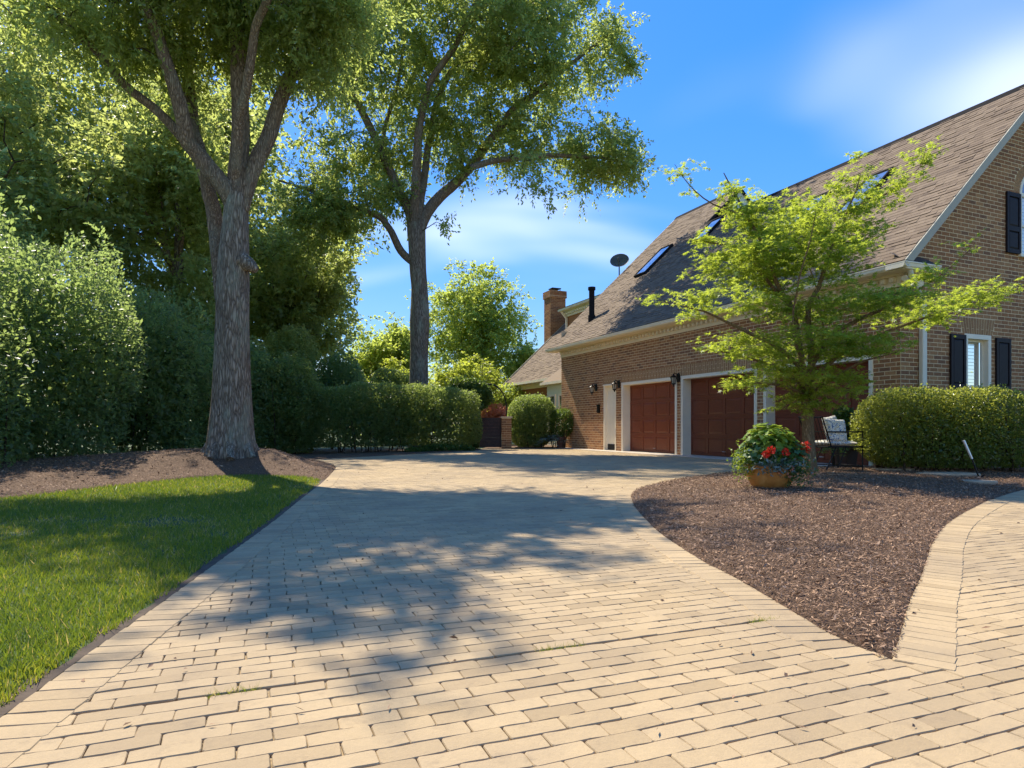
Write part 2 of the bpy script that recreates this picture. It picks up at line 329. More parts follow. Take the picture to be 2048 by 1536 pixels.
class MB:
    def __init__(s): s.v = []; s.f = []
    def add(s, vs, fs):
        n = len(s.v); s.v.extend([tuple(map(float, p)) for p in vs]); s.f.extend([tuple(i + n for i in f) for f in fs]); return s
    def box(s, x0, x1, y0, y1, z0, z1):
        return s.hexa([(x0, y0, z0), (x1, y0, z0), (x1, y1, z0), (x0, y1, z0), (x0, y0, z1), (x1, y0, z1), (x1, y1, z1), (x0, y1, z1)])
    def hexa(s, p):
        return s.add(p, [(0, 3, 2, 1), (4, 5, 6, 7), (0, 1, 5, 4), (1, 2, 6, 5), (2, 3, 7, 6), (3, 0, 4, 7)])
    def prism(s, poly, axis, a0, a1):
        # poly: list of 2-d points, extruded along axis ('x','y','z')
        def mk(p, a):
            return {'x': (a, p[0], p[1]), 'y': (p[0], a, p[1]), 'z': (p[0], p[1], a)}[axis]
        n = len(poly); vs = [mk(p, a0) for p in poly] + [mk(p, a1) for p in poly]
        fs = [tuple(range(n - 1, -1, -1)), tuple(range(n, 2 * n))] + [(i, (i + 1) % n, n + (i + 1) % n, n + i) for i in range(n)]
        return s.add(vs, fs)
    def tube(s, path, radii, seg=8, cap=True, wob=0.0, seed=0):
        P = [Vector(p) for p in path]; n = len(P); vs = []; fs = []
        if not hasattr(radii, '__len__'): radii = [radii] * n
        ref = None
        for i in range(n):
            t = (P[min(i + 1, n - 1)] - P[max(i - 1, 0)])
            if t.length < 1e-9: t = Vector((0, 0, 1))
            t.normalize()
            if ref is None:
                ref = Vector((1, 0, 0)) if abs(t.x) < 0.8 else Vector((0, 1, 0))
            a = (ref - t * ref.dot(t)).normalized(); b = t.cross(a); ref = a
            for k in range(seg):
                an = 2 * math.pi * k / seg; r = radii[i]
                if wob: r *= 1 + wob * (math.sin(an * 3 + seed + i * 0.13) * 0.5 + math.sin(an * 5 + seed * 2.1 + i * 0.21) * 0.35 + math.sin(an * 9 + seed * 3.3) * 0.25)
                vs.append(P[i] + (a * math.cos(an) + b * math.sin(an)) * r)
        for i in range(n - 1):
            for k in range(seg):
                fs.append((i * seg + k, i * seg + (k + 1) % seg, (i + 1) * seg + (k + 1) % seg, (i + 1) * seg + k))
        if cap: fs.append(tuple(range(seg - 1, -1, -1))); fs.append(tuple((n - 1) * seg + k for k in range(seg)))
        return s.add(vs, fs)
    def lathe(s, prof, seg=24, c=(0, 0, 0), sx=1.0, sy=1.0):
        n = len(prof); vs = []; fs = []
        for r, z in prof:
            for k in range(seg):
                a = 2 * math.pi * k / seg; vs.append((c[0] + r * sx * math.cos(a), c[1] + r * sy * math.sin(a), c[2] + z))
        for i in range(n - 1):
            for k in range(seg):
                fs.append((i * seg + k, i * seg + (k + 1) % seg, (i + 1) * seg + (k + 1) % seg, (i + 1) * seg + k))
        fs.append(tuple(range(seg - 1, -1, -1))); fs.append(tuple((n - 1) * seg + k for k in range(seg)))
        return s.add(vs, fs)
    def build(s, name, mat, parent=None, smooth=False, bevel=0.0):
        me = bpy.data.meshes.new(name); me.from_pydata(s.v, [], s.f); me.update()
        me.materials.append(M[mat])
        if smooth:
            me.polygons.foreach_set('use_smooth', np.ones(len(me.polygons), bool))
            try: me.set_sharp_from_angle(angle=R(40))
            except Exception: pass
        o = bpy.data.objects.new(name, me); link(o, parent)
        if bevel:
            b = o.modifiers.new('bevel', 'BEVEL'); b.width = bevel; b.segments = 1; b.limit_method = 'ANGLE'
        return o
def px(x, y, Y):
    return np.array([(x - HX) / FPX * Y, Y, HC + (HY - y) / FPX * Y])
def inpoly(P, poly):
    x, y = P[:, 0], P[:, 1]; r = np.zeros(len(P), bool); q = np.asarray(poly); j = len(q) - 1
    for i in range(len(q)):
        xi, yi = q[i]; xj, yj = q[j]
        c = ((yi > y) != (yj > y)) & (x < (xj - xi) * (y - yi) / (yj - yi + 1e-12) + xi); r ^= c; j = i
    return r
def polydist(P, line, closed=False):
    q = np.asarray(line, float); d = np.full(len(P), 1e9)
    n = len(q)
    for i in range(n if closed else n - 1):
        a = q[i]; b = q[(i + 1) % n]; ab = b - a; t = np.clip(((P - a) @ ab) / max(ab @ ab, 1e-12), 0, 1)
        d = np.minimum(d, np.linalg.norm(P - a - t[:, None] * ab, axis=1))
    return d
def sdist(P, poly): return np.where(inpoly(P, poly), 1, -1) * polydist(P, poly, True)
def smooth_line(pts, step):
    # Catmull-Rom through the points, resampled evenly
    p = np.asarray(pts, float); p = np.vstack([2 * p[0] - p[1], p, 2 * p[-1] - p[-2]]); out = []
    for i in range(1, len(p) - 2):
        for t in np.linspace(0, 1, 24, endpoint=False):
            out.append(0.5 * ((2 * p[i]) + (-p[i - 1] + p[i + 1]) * t + (2 * p[i - 1] - 5 * p[i] + 4 * p[i + 1] - p[i + 2]) * t * t + (-p[i - 1] + 3 * p[i] - 3 * p[i + 1] + p[i + 2]) * t ** 3))
    out.append(p[-2]); out = np.array(out)
    s = np.concatenate([[0], np.cumsum(np.linalg.norm(np.diff(out, axis=0), axis=1))]); u = np.arange(0, s[-1], step)
    return np.stack([np.interp(u, s, out[:, k]) for k in range(out.shape[1])], 1)
_K = rng.normal(size=(10, 3)); _PH = rng.uniform(0, 6.28, 10)
def snoise(P, scale):
    r = np.zeros(len(P))
    for k, ph in zip(_K, _PH): r += np.sin((P * scale) @ k + ph)
    return r / 10 * 1.4

# ------------------------------------------------------------------ ground, driveway, walkway
g = 400
gr = np_obj('ground', [(-g, -60, -0.06), (g, -60, -0.06), (g, 700, -0.06), (-g, 700, -0.06)], [(0, 1, 2, 3)], 'ground_cover'); tag(gr, kind='structure')
LEFT = [(-1.40, 0.6), (-1.46, 1.2), (-1.58, 1.97), (-1.68, 2.54), (-1.79, 3.27), (-1.98, 4.4), (-2.28, 6.16), (-2.60, 7.84), (-3.05, 10.29), (-3.45, 12.2), (-3.78, 13.7), (-4.05, 14.6), (-4.45, 15.5), (-5.0, 16.46)]
FAR = [(-5.6, 17.0), (-5.0, 18.2), (-4.03, 19.53), (-2.6, 21.9), (-1.26, 24.0), (-1.15, 26.3), (-0.35, 26.4), (0.3, 26.0), (1.9, 26.9)]
WALLSIDE = [(2.30, 27.1), (8.0, 13.85)]
ISL_UP = [(7.35, 14.05), (6.17, 13.71), (4.37, 12.52), (3.32, 11.46), (2.56, 10.47), (1.90, 9.35), (1.62, 8.6), (1.50, 8.0)]
ISL_LEFT = [(1.37, 7.07), (1.28, 5.94), (1.25, 5.28), (1.26, 4.7), (1.28, 4.2), (1.32, 3.88), (1.35, 3.45), (1.37, 3.04), (1.39, 2.72), (1.46, 2.46)]
ISL_R = [(1.46, 2.46), (1.65, 2.73), (2.05, 3.30), (2.43, 3.81), (2.84, 4.38), (3.20, 4.88), (3.90, 5.77), (4.6, 6.55), (5.42, 7.40), (5.95, 7.92), (7.26, 9.07), (8.8, 10.1)]
sLEFT = smooth_line(LEFT, 0.1); sISL = smooth_line(ISL_UP + ISL_LEFT, 0.1); sR = smooth_line(ISL_R, 0.1)
SEAM = [(1.46, 2.46), (1.78, 2.23), (2.6, 1.62), (3.6, 0.9)]
DRIVE = [tuple(p) for p in sLEFT] + FAR + WALLSIDE + [tuple(p) for p in sISL] + SEAM + [(3.4, 0.4), (-1.4, 0.4)]
WALK = [tuple(p) for p in sR] + [(11, 11.3), (13, 10.0), (9, 6.4), (6.5, 4.0), (4.6, 1.9), (3.6, 0.9), (2.6, 1.62), (1.78, 2.23)]
def sheet(name, poly, z, mat, kind='structure', label=None, cat=None):
    b = MB(); n = len(poly); b.add([(p[0], p[1], z) for p in poly], [tuple(range(n))])
    me = bpy.data.meshes.new(name); me.from_pydata(b.v, [], b.f); me.update(); me.materials.append(M[mat])
    o = bpy.data.objects.new(name, me); link(o); return tag(o, label, cat, None, kind)
bounce_slab = sheet('bounce_paving', [(-1.4, 0.42), (3.4, 0.42), (9.0, -1.5), (10.0, -9.0), (6.0, -15.0), (-7.0, -15.0), (-9.0, -7.0), (-5.0, -0.6)], -0.02, 'concrete_apron')  # unseen paving behind the camera, added to bounce warm light onto the house
drive = sheet('driveway', DRIVE, -0.011, 'joint_sand')
walk = sheet('walkway', WALK, -0.0095, 'joint_sand')

ANG = R(20.8); E1 = np.array([math.cos(ANG), math.sin(ANG)]); E2 = np.array([-math.sin(ANG), math.cos(ANG)])
PL, PW = 0.186, 0.079; Q0 = 2.356
def ring_round(l, w, seed, near):
    r = np.random.default_rng(seed); hl, hw = l / 2, w / 2; c = 0.006
    pts = []
    if near:
        for sx, sy, order in ((1, -1, 0), (1, 1, 1), (-1, 1, 0), (-1, -1, 1)):
            a = (sx * hl, sy * (hw - c)); b2 = (sx * (hl - c), sy * hw)
            pts += [a, b2] if order else [b2, a]
        ext = []
        for i in range(len(pts)):
            p, q = np.array(pts[i]), np.array(pts[(i + 1) % len(pts)]); ext.append(p)
            if np.linalg.norm(q - p) > 0.1:
                for tt in (0.33, 0.67): ext.append(p + (q - p) * tt)
        pts = np.array(ext) + r.normal(0, 0.0019, (len(ext), 2))
    else:
        pts = np.array([(hl, -hw), (hl, hw), (-hl, hw), (-hl, -hw)])
    return pts
def paver_verts(l, w, seed, near):
    ring = ring_round(l, w, seed, near); n = len(ring)
    ins = ring * (1 - np.array([0.0045 / l, 0.0045 / w]) * (1.0 if near else 0.9))
    V = np.vstack([np.c_[ring, np.full(n, -0.012)], np.c_[ring, np.full(n, -0.0035)], np.c_[ins, np.zeros(n)]])
    F = [(i, (i + 1) % n, n + (i + 1) % n, n + i) for i in range(n)] + [(n + i, n + (i + 1) % n, 2 * n + (i + 1) % n, 2 * n + i) for i in range(n)] + [tuple(2 * n + i for i in range(n))]
    return V, F
NEARP = []
for k in range(8):
    V, F = paver_verts(PL - 0.003, PW - 0.003, 100 + k, True); b = MB(); b.add(V, F)
    me = bpy.data.meshes.new('paver'); me.from_pydata(b.v, [], b.f); me.update(); me.materials.append(M['paver_concrete']); NEARP.append(me)
BORDP = []
BW, BL = 0.088, 0.205
for k in range(5):
    V, F = paver_verts(BL - 0.003, BW - 0.003, 200 + k, True); b = MB(); b.add(V, F)
    me = bpy.data.meshes.new('border_paver'); me.from_pydata(b.v, [], b.f); me.update(); me.materials.append(M['paver_concrete']); BORDP.append(me)
# field layout
fld = []
for row in range(-40, 330):
    q = Q0 + (row + 0.5) * PW + (0.012 if row >= 0 else 0.0)
    off = (0.5 * (row % 2) + rng.normal(0, 0.035)) * PL
    s = np.arange(-110, 110) * PL + off
    P = s[:, None] * E1 + q * E2
    fld.append(np.c_[P, np.full(len(s), row)])
fld = np.vstack(fld); fld = fld[(fld[:, 1] > 0.7) & (fld[:, 1] < 28) & (np.abs(fld[:, 0]) < 14)]
def near_border(P):
    tip = np.linalg.norm(P - np.array([1.46, 2.46]), axis=1) < 0.24
    return np.where(tip & (P[:, 1] < 2.62), 9.0, np.minimum(polydist(P, sLEFT), polydist(P, sISL)))
def place_paver(parent, name, me, x, y, z, ang, tilt=0.006):
    o = bpy.data.objects.new(name, me); COL.objects.link(o); o.parent = parent
    o.location = (x, y, z); o.rotation_euler = (rng.normal(0, tilt), rng.normal(0, tilt), ang); return o
def place_field(poly, parent, bordfn, nsep, zoff, lim=None):
    P = fld[:, :2]; ok = inpoly(P, poly)
    if lim is not None: ok &= lim(P)
    P = P[ok]; P = P[bordfn(P) > BL - 0.095]
    d = np.hypot(P[:, 0], P[:, 1]); vis = (np.abs(P[:, 0]) < 0.83 * P[:, 1] + 0.1) & (P[:, 1] > 1.62)
    order = np.argsort(np.where(vis, d, d + 1000)); P = P[order]; d = d[order]
    for i in range(min(nsep, len(P))):
        place_paver(parent, 'paver', NEARP[int(rng.integers(8))], P[i, 0], P[i, 1], zoff + rng.normal(0, 0.0008), ANG + rng.normal(0, 0.008) + (math.pi if rng.random() < 0.5 else 0))
    rest = P[nsep:]; dr = d[nsep:]; VV = []; FF = []; nv = 0
    near = dr < 4.6
    big = MB()
    temp = [paver_verts(PL - 0.003, PW - 0.003, 300 + k, True) for k in range(6)]
    ca, sa = math.cos(ANG), math.sin(ANG)
    tv = []; tf = []
    T4 = paver_verts(PL - 0.003, PW - 0.003, 0, False)
    for i in range(len(rest)):
        V, F = temp[i % 6] if near[i] else T4
        a = ANG + rng.normal(0, 0.007) + (math.pi if rng.random() < 0.5 else 0); c_, s_ = math.cos(a), math.sin(a)
        tx, ty = rng.normal(0, 0.006, 2)
        X = V[:, 0] * c_ - V[:, 1] * s_ + rest[i, 0]; Y = V[:, 0] * s_ + V[:, 1] * c_ + rest[i, 1]; Z = V[:, 2] + V[:, 0] * tx + V[:, 1] * ty + zoff + rng.normal(0, 0.0006)
        tv.append(np.c_[X, Y, Z]); tf.extend([tuple(j + nv for j in f) for f in F]); nv += len(V)
    if tv:
        me = bpy.data.meshes.new('paver_field'); me.from_pydata(np.vstack(tv).tolist(), [], tf); me.update(); me.materials.append(M['paver_concrete'])
        o = bpy.data.objects.new('paver_field', me); link(o, parent); tag(o, kind='stuff')
def place_border(line, parent, side, zoff, ymax, ymin=0.8, nsep=160):
    L = smooth_line(line, BW); rest = MB(); cnt = 0
    for i in range(len(L) - 1):
        p = (L[i] + L[i + 1]) / 2; t = L[i + 1] - L[i]; t /= np.linalg.norm(t); nrm = np.array([-t[1], t[0]]) * side
        c = p + nrm * (BL / 2); a = math.atan2(nrm[1], nrm[0])
        if p[1] < ymin or p[1] > ymax: continue
        if cnt < nsep and p[1] < 9:
            place_paver(parent, 'border_paver', BORDP[i % 5], c[0], c[1], zoff + rng.normal(0, 0.0006), a + rng.normal(0, 0.006), 0.004); cnt += 1
        else:
            V, F = paver_verts(BL - 0.003, BW - 0.003, 0, False); c_, s_ = math.cos(a), math.sin(a)
            rest.add(np.c_[V[:, 0] * c_ - V[:, 1] * s_ + c[0], V[:, 0] * s_ + V[:, 1] * c_ + c[1], V[:, 2] + zoff], F)
    if rest.v: tag(rest.build('border_pavers_beyond', 'paver_concrete', parent), kind='stuff')
place_field(DRIVE, drive, near_border, 300, 0.0)
place_border(LEFT, drive, -1, 0.0035, 16.4)
place_border(ISL_UP[1:] + ISL_LEFT, drive, -1, 0.0035, 13.6)
place_field(WALK, walk, lambda P: np.where(np.linalg.norm(P - np.array([1.5, 2.46]), axis=1) < 0.2, 9.0, polydist(P, sR)), 150, 0.0015, lambda P: (P[:, 1] < 11))
place_border(ISL_R, walk, -1, 0.005, 10.0)
# light concrete strip along the garage doors
HC0 = np.array([8.153, 13.42]); UD = np.array([-0.3942, 0.9190]); VD = np.array([0.9190, 0.3942])
def hw(v, u, z=0.0):
    p = HC0 + VD * v + UD * u; return (p[0], p[1], z)
b = MB(); q = [hw(-0.62, 0.5), hw(0.35, 0.5), hw(0.35, 15.2), hw(-0.62, 15.2)]
b.add([(p[0], p[1], 0.012) for p in q] + [(p[0], p[1], -0.05) for p in q], [(0, 1, 2, 3), (0, 4, 5, 1), (1, 5, 6, 2), (2, 6, 7, 3), (3, 7, 4, 0)])
tag(b.build('garage_apron', 'concrete_apron'), kind='structure')

# ------------------------------------------------------------------ lawn and mulch beds
MFRONT = [(-3.20, 10.75), (-3.6, 11.3), (-4.22, 11.70), (-4.9, 11.80), (-5.45, 11.45), (-5.85, 10.5), (-6.08, 9.44), (-6.21, 8.6), (-6.45, 7.94), (-7.2, 7.3), (-9.0, 6.6), (-13.0, 6.0)]
sMF = smooth_line(MFRONT, 0.15)
LAWN = [tuple(p + np.array([-0.0, 0])) for p in sLEFT if p[1] < 10.6] + [tuple(p) for p in sMF] + [(-13, 0.4)]
lawn = sheet('lawn', LAWN, -0.004, 'lawn_base')
SOILS = [p for p in sLEFT if p[1] < 10.9]
sheet('soil_edge', [tuple(p) for p in SOILS] + [tuple(p + np.array([-0.065 - 0.028 * math.sin(i * 0.9) - 0.018 * math.sin(i * 2.3), 0])) for i, p in reversed(list(enumerate(SOILS)))], 0.001, 'soil')
MULCH_L = [tuple(p) for p in sMF][::-1] + [tuple(p) for p in sLEFT if p[1] > 10.7] + [(-5.5, 17.0), (-5.0, 18.2), (-4.03, 19.5), (-1.3, 24.0), (-1.2, 25.6), (-6.5, 25), (-12, 24), (-15, 18), (-14, 8)]
MULCH_R = [tuple(p) for p in sISL] + [tuple(p) for p in sR] + [(9.8, 10.6), (12, 11.5), (14, 14), (12, 15), (8.5, 13.4), (8.0, 13.9)]
MULCH_H = [(-1.2, 26.5), (-0.3, 26.45), (0.3, 26.05), (1.9, 26.95), (2.3, 27.3), (3.5, 29.5), (1.5, 31), (-1.0, 30.5)]
def mulch_zL(P):
    s = sdist(P, MULCH_L); m = 0.40 * np.exp(-(((P[:, 0] + 5.8) / 3.0) ** 2 + ((P[:, 1] - 13.6) / 2.1) ** 2))
    m += 0.16 * np.exp(-(((P[:, 0] + 9.5) / 2.5) ** 2 + ((P[:, 1] - 12.0) / 3.5) ** 2))
    P3 = np.c_[P, np.zeros(len(P))]
    return -0.05 + 0.075 * np.clip(s / 0.12 + 0.55, 0, 1) + m * np.clip(s / 1.3, 0, 1) + (snoise(P3, 3.0) * 0.012 + snoise(P3, 13.0) * 0.006) * np.clip(s / 0.2, 0, 1)
def mulch_zR(P):
    s = sdist(P, MULCH_R); P3 = np.c_[P, np.zeros(len(P))]
    return -0.05 + 0.065 * np.clip(s / 0.10 + 0.75, 0, 1) + 0.09 * np.clip(s / 1.6, 0, 1) ** 0.8 + (snoise(P3, 3.0) * 0.012 + snoise(P3, 13.0) * 0.006) * np.clip(s / 0.2, 0, 1)
def mulch_zH(P):
    s = sdist(P, MULCH_H); return -0.05 + 0.08 * np.clip(s / 0.15 + 0.55, 0, 1)
def bed(name, poly, zf, step):
    q = np.asarray(poly); x = np.arange(q[:, 0].min() - 0.2, q[:, 0].max() + 0.2, step); y = np.arange(q[:, 1].min() - 0.2, q[:, 1].max() + 0.2, step)
    X, Y = np.meshgrid(x, y); P = np.c_[X.ravel(), Y.ravel()]; Z = zf(P); n = len(x)
    i, j = np.meshgrid(np.arange(n - 1), np.arange(len(y) - 1)); a = (j * n + i).ravel(); F = np.c_[a, a + 1, a + n + 1, a + n]
    keep = (sdist(P, poly) > -0.16)[F].all(1); F = F[keep]
    u, inv = np.unique(F.ravel(), return_inverse=True)
    return tag(np_obj(name, np.c_[P, Z][u], inv.reshape(-1, 4), 'mulch_bed', smooth=True), kind='structure')
bed('mulch_bed', MULCH_L, mulch_zL, 0.07)
bed('mulch_bed', MULCH_R, mulch_zR, 0.06)
bed('mulch_bed', MULCH_H, mulch_zH, 0.12)
def chips(name, poly, zf, n, ymax, label):
    q = np.asarray(poly); P = np.c_[rng.uniform(q[:, 0].min(), q[:, 0].max(), n * 14), rng.uniform(q[:, 1].min(), min(ymax, q[:, 1].max()), n * 14)]
    d = np.hypot(P[:, 0], P[:, 1]); vis = (np.abs(P[:, 0]) < 0.9 * P[:, 1] + 0.3)
    P = P[vis & (rng.random(len(P)) < np.clip((3.6 / d) ** 1.35, 0.05, 1))]; P = P[sdist(P, poly) > -0.015][:n]
    m = len(P); d = np.hypot(P[:, 0], P[:, 1]); L = rng.gamma(2.2, 0.0060, m) * (0.7 + d * 0.065) + 0.006; Wd = L * rng.uniform(0.10, 0.34, m)
    a = rng.uniform(0, 6.28, m); tl = rng.normal(0, 0.38, m); t2 = rng.normal(0, 0.5, m)
    e = np.c_[np.cos(a) * np.cos(tl), np.sin(a) * np.cos(tl), np.sin(tl)]; f = np.c_[-np.sin(a) * np.cos(t2), np.cos(a) * np.cos(t2), np.sin(t2)]
    c = np.c_[P, zf(P) + 0.008 + rng.uniform(0, 0.012, m)]
    V = np.stack([c - e * L[:, None] / 2, c + f * Wd[:, None] / 2, c + e * L[:, None] / 2, c - f * Wd[:, None] / 2], 1).reshape(-1, 3)
    return tag(np_obj(name, V, np.arange(4 * m).reshape(-1, 4), 'mulch_chip', tint=np.clip(rng.beta(2, 2.6, m), 0, 1)), label, 'mulch', None, 'stuff')
chips('mulch_chips', MULCH_L, mulch_zL, 60000, 17, 'loose brown wood mulch around the big oak on the left')
chips('mulch_chips', MULCH_R, mulch_zR, 115000, 14, 'loose brown wood mulch in the island bed by the planter')

def grass_blades(n):
    P = np.c_[rng.uniform(-11, -1.4, n * 30), rng.uniform(1.0, 11.9, n * 30)]
    d = np.hypot(P[:, 0], P[:, 1]); ok = (P[:, 0] > -1.5 * P[:, 1] - 1.6) & (rng.random(len(P)) < np.clip((3.0 / d) ** 1.5, 0.05, 1))
    P = P[ok]; P = P[inpoly(P, LAWN)]
    ed = polydist(P, sLEFT); P3 = np.c_[P, np.zeros(len(P))]
    bare = snoise(P3, 2.2) + 0.5 * snoise(P3, 6.0)
    wob = 0.025 * snoise(P3, 7.0)
    keep = (ed > 0.038 + wob * 1.4 + rng.exponential(0.012, len(P))) & ~((bare > 0.72) & (rng.random(len(P)) < 0.55)); P = P[keep][:n]; bare = bare[keep][:n]; ed = ed[keep][:n]
    m = len(P); d = np.hypot(P[:, 0], P[:, 1]); h = rng.gamma(6, 0.0052, m) * (1 + 0.25 * np.clip(0.3 - ed, 0, 1)) * (1 - 0.3 * np.clip(bare, 0, 1)); w = 0.0019 * (0.75 + d * 0.24) * rng.uniform(0.7, 1.3, m)
    a = rng.uniform(0, 6.28, m); la = rng.uniform(0, 6.28, m); lean = rng.gamma(2.2, 0.24, m) * h
    e = np.c_[np.cos(a), np.sin(a), np.zeros(m)] * w[:, None]; c = np.c_[P, np.full(m, -0.004)]
    l = np.c_[np.cos(la), np.sin(la), np.zeros(m)]
    mid = c + l * (lean * 0.28)[:, None] + np.array([0, 0, 1]) * (h * 0.62)[:, None]
    tip = c + l * lean[:, None] + np.array([0, 0, 1]) * h[:, None]
    V = np.stack([c - e, c + e, mid + e * 0.7, mid - e * 0.7, tip], 1).reshape(-1, 3); o = np.arange(m)[:, None] * 5
    nr = d < 3.0; F = np.vstack([o[nr] + [0, 1, 2], o[nr] + [0, 2, 3], o[nr] + [3, 2, 4], o[~nr] + [0, 1, 4]])
    t = np.clip(rng.normal(0.45, 0.16, m) + 0.18 * np.clip(bare, -1, 1) + 0.10 * np.clip((0.35 - ed) / 0.35, 0, 1), 0, 0.86); dead = rng.random(m) < 0.05 + 0.5 * np.clip(bare - 0.45, 0, 1); t[dead] = rng.uniform(0.88, 1.0, dead.sum())
    return tag(np_obj('grass', V, F, 'grass_blade', tint=np.concatenate([np.tile(t[nr], 3), t[~nr]])), 'short green lawn grass with straw coloured patches', 'grass', None, 'stuff')
grass_blades(170000)
def fringe(name, poly_edge, label, n, spread, zoff):
    i = rng.integers(0, len(poly_edge) - 1, n); t = rng.random(n)
    P = np.asarray(poly_edge)[i] * (1 - t)[:, None] + np.asarray(poly_edge)[i + 1] * t[:, None] + rng.normal(0, spread, (n, 2))
    clump = snoise(np.c_[P, np.zeros(n)], 9.0) > 0.32
    P = P[clump]; m = len(P); h = rng.gamma(3, 0.005, m) + 0.004; a = rng.uniform(0, 6.28, m); la = rng.uniform(0, 6.28, m)
    e = np.c_[np.cos(a), np.sin(a), np.zeros(m)] * 0.0016; c = np.c_[P, np.full(m, zoff)]; tip = c + np.c_[np.cos(la), np.sin(la), np.zeros(m)] * h[:, None] * 0.8 + np.array([0, 0, 1]) * h[:, None]
    V = np.stack([c - e, c + e, tip], 1).reshape(-1, 3)
    return tag(np_obj(name, V, np.arange(3 * m).reshape(-1, 3), 'grass_blade', tint=rng.uniform(0.3, 1.0, m)), label, 'grass', None, 'stuff')
cr_ = [tuple(s * E1 + (Q0 + 0.006) * E2) for s in np.linspace(-0.2, 2.35, 40)]
fringe('joint_grass', cr_, 'weeds and dry debris along the driveway expansion joint', 3200, 0.006, -0.012)

# ------------------------------------------------------------------ the brick house (built in its own axes: x into the house, y along the garage wall, z up)
HROT = math.atan2(VD[1], VD[0])
house = thing('brick_house', 'brown brick house with steep shingled roof and three red garage doors', 'house', (HC0[0], HC0[1], 0), HROT)
def part(name, mb, mat, parent=None, **k): return mb.build(name, mat, parent or house, **k)
BRH, BRL, JT = 0.0905, 0.262, 0.015
ZB = 3.86; EZ, EV, PITCH = 4.23, -0.5, 0.95; RIDGE1, RIDGE2, UEND = 4.63, 6.47, 15.3
def roofz(v): return EZ + PITCH * (v - EV)
bunit = MB(); bx = (BRL - JT) / 2; bz = (BRH - JT) / 2
bunit.add([(-bx, 0, -bz), (bx, 0, -bz), (bx, 0, bz), (-bx, 0, bz), (-bx + .003, -0.004, -bz + .003), (bx - .003, -0.004, -bz + .003), (bx - .003, -0.004, bz - .003), (-bx + .003, -0.004, bz - .003)],
          [(4, 5, 6, 7), (0, 1, 5, 4), (1, 2, 6, 5), (2, 3, 7, 6), (3, 0, 4, 7)])
bme = bpy.data.meshes.new('brick'); bme.from_pydata(bunit.v, [], bunit.f); bme.update(); bme.materials.append(M['brick'])
def brick_rows(s0, s1, z0, z1, holes, top=None, offset=0.0):
    """running bond over a wall: list of (s_left, s_right, zc) of brick faces, cut round the openings"""
    out = []; r = 0; z = z0
    while z < z1 - 0.01:
        zc = z + BRH / 2; x = s0 - (BRL / 2 if r % 2 else 0) + offset
        lim1 = s1 if top is None else min(s1, top(zc)[1]); lim0 = s0 if top is None else max(s0, top(zc)[0])
        while x < lim1:
            a, b_ = max(x, lim0), min(x + BRL, lim1); segs = [(a, b_)]
            for hole in holes:
                h = hole(zc) if callable(hole) else (hole[:2] if hole[2] < zc < hole[3] else None)
                if h is None: continue
                ns = []
                for p, q in segs:
                    if q <= h[0] or p >= h[1]: ns.append((p, q)); continue
                    if p < h[0]: ns.append((p, h[0]))
                    if q > h[1]: ns.append((h[1], q))
                segs = ns
            for p, q in segs:
                if q - p > 0.045: out.append((p + JT / 2, q - JT / 2, zc))
            x += BRL
        z += BRH; r += 1
    return out
def brick_mesh(mb, a, b_, zc, frame):
    h = (BRH - JT) / 2; P = [(a, 0, zc - h), (b_, 0, zc - h), (b_, 0, zc + h), (a, 0, zc + h), (a + .003, -0.004, zc - h + .003), (b_ - .003, -0.004, zc - h + .003), (b_ - .003, -0.004, zc + h - .003), (a + .003, -0.004, zc + h - .003)]
    mb.add([frame(*p) for p in P], [(4, 5, 6, 7), (0, 1, 5, 4), (1, 2, 6, 5), (2, 3, 7, 6), (3, 0, 4, 7)])
# --- gable wall (plane y=0, faces -y); s = x
WIN_L = (2.078, 3.013, 0.95, 2.97); AW = (4.10, 5.16, 4.95, 6.40)
def arch_hole(z):
    if AW[2] < z < AW[3]: return (AW[0], AW[1])
    c = (AW[0] + AW[1]) / 2; r = (AW[1] - AW[0]) / 2 + 0.22
    if AW[3] <= z < AW[3] + r: w = math.sqrt(max(r * r - (z - AW[3]) ** 2, 0)); return (c - w, c + w)
    return None
def win_arch_hole(z):
    if 2.97 <= z < 3.33:
        f = (z - 2.97) / 0.36; return (WIN_L[0] - 0.06 - 0.10 * f, WIN_L[1] + 0.06 + 0.10 * f)
    return None
def tri_top(z):
    if z < EZ - 0.2: return (0, 9.26)
    v = (z - EZ) / PITCH + EV + 0.03; return (v, 9.26 - v)
gw = MB(); TZ = roofz(RIDGE1) - 0.05
gw.add([(0, 0, -0.1), (WIN_L[0], 0, -0.1), (WIN_L[0], 0, roofz(0) - .06), (0, 0, roofz(0) - .06)], [(0, 1, 2, 3)])
# mortar backing split round the lower window and the arched window
def quadg(x0, x1, z0, z1): gw.add([(x0, 0, z0), (x1, 0, z0), (x1, 0, z1), (x0, 0, z1)], [(0, 1, 2, 3)])
quadg(WIN_L[0], WIN_L[1], -0.1, WIN_L[2]); quadg(WIN_L[0], WIN_L[1], WIN_L[3], 4.9)
quadg(WIN_L[1], AW[0], -0.1, 4.9); quadg(AW[0], 9.26, -0.1, AW[2])
gw.add([(0, 0, roofz(0) - .06), (WIN_L[0], 0, roofz(0) - .06), (WIN_L[0], 0, roofz(WIN_L[0]) - .06)], [(0, 1, 2)])
gw.add([(WIN_L[0], 0, 4.9), (AW[0], 0, 4.9), (AW[0], 0, roofz(AW[0]) - .06), (WIN_L[0], 0, roofz(WIN_L[0]) - .06)], [(0, 1, 2, 3)])
gw.add([(AW[1], 0, AW[2]), (9.26, 0, AW[2]), (AW[1], 0, roofz(9.26 - AW[1]) - .06)], [(0, 1, 2)])
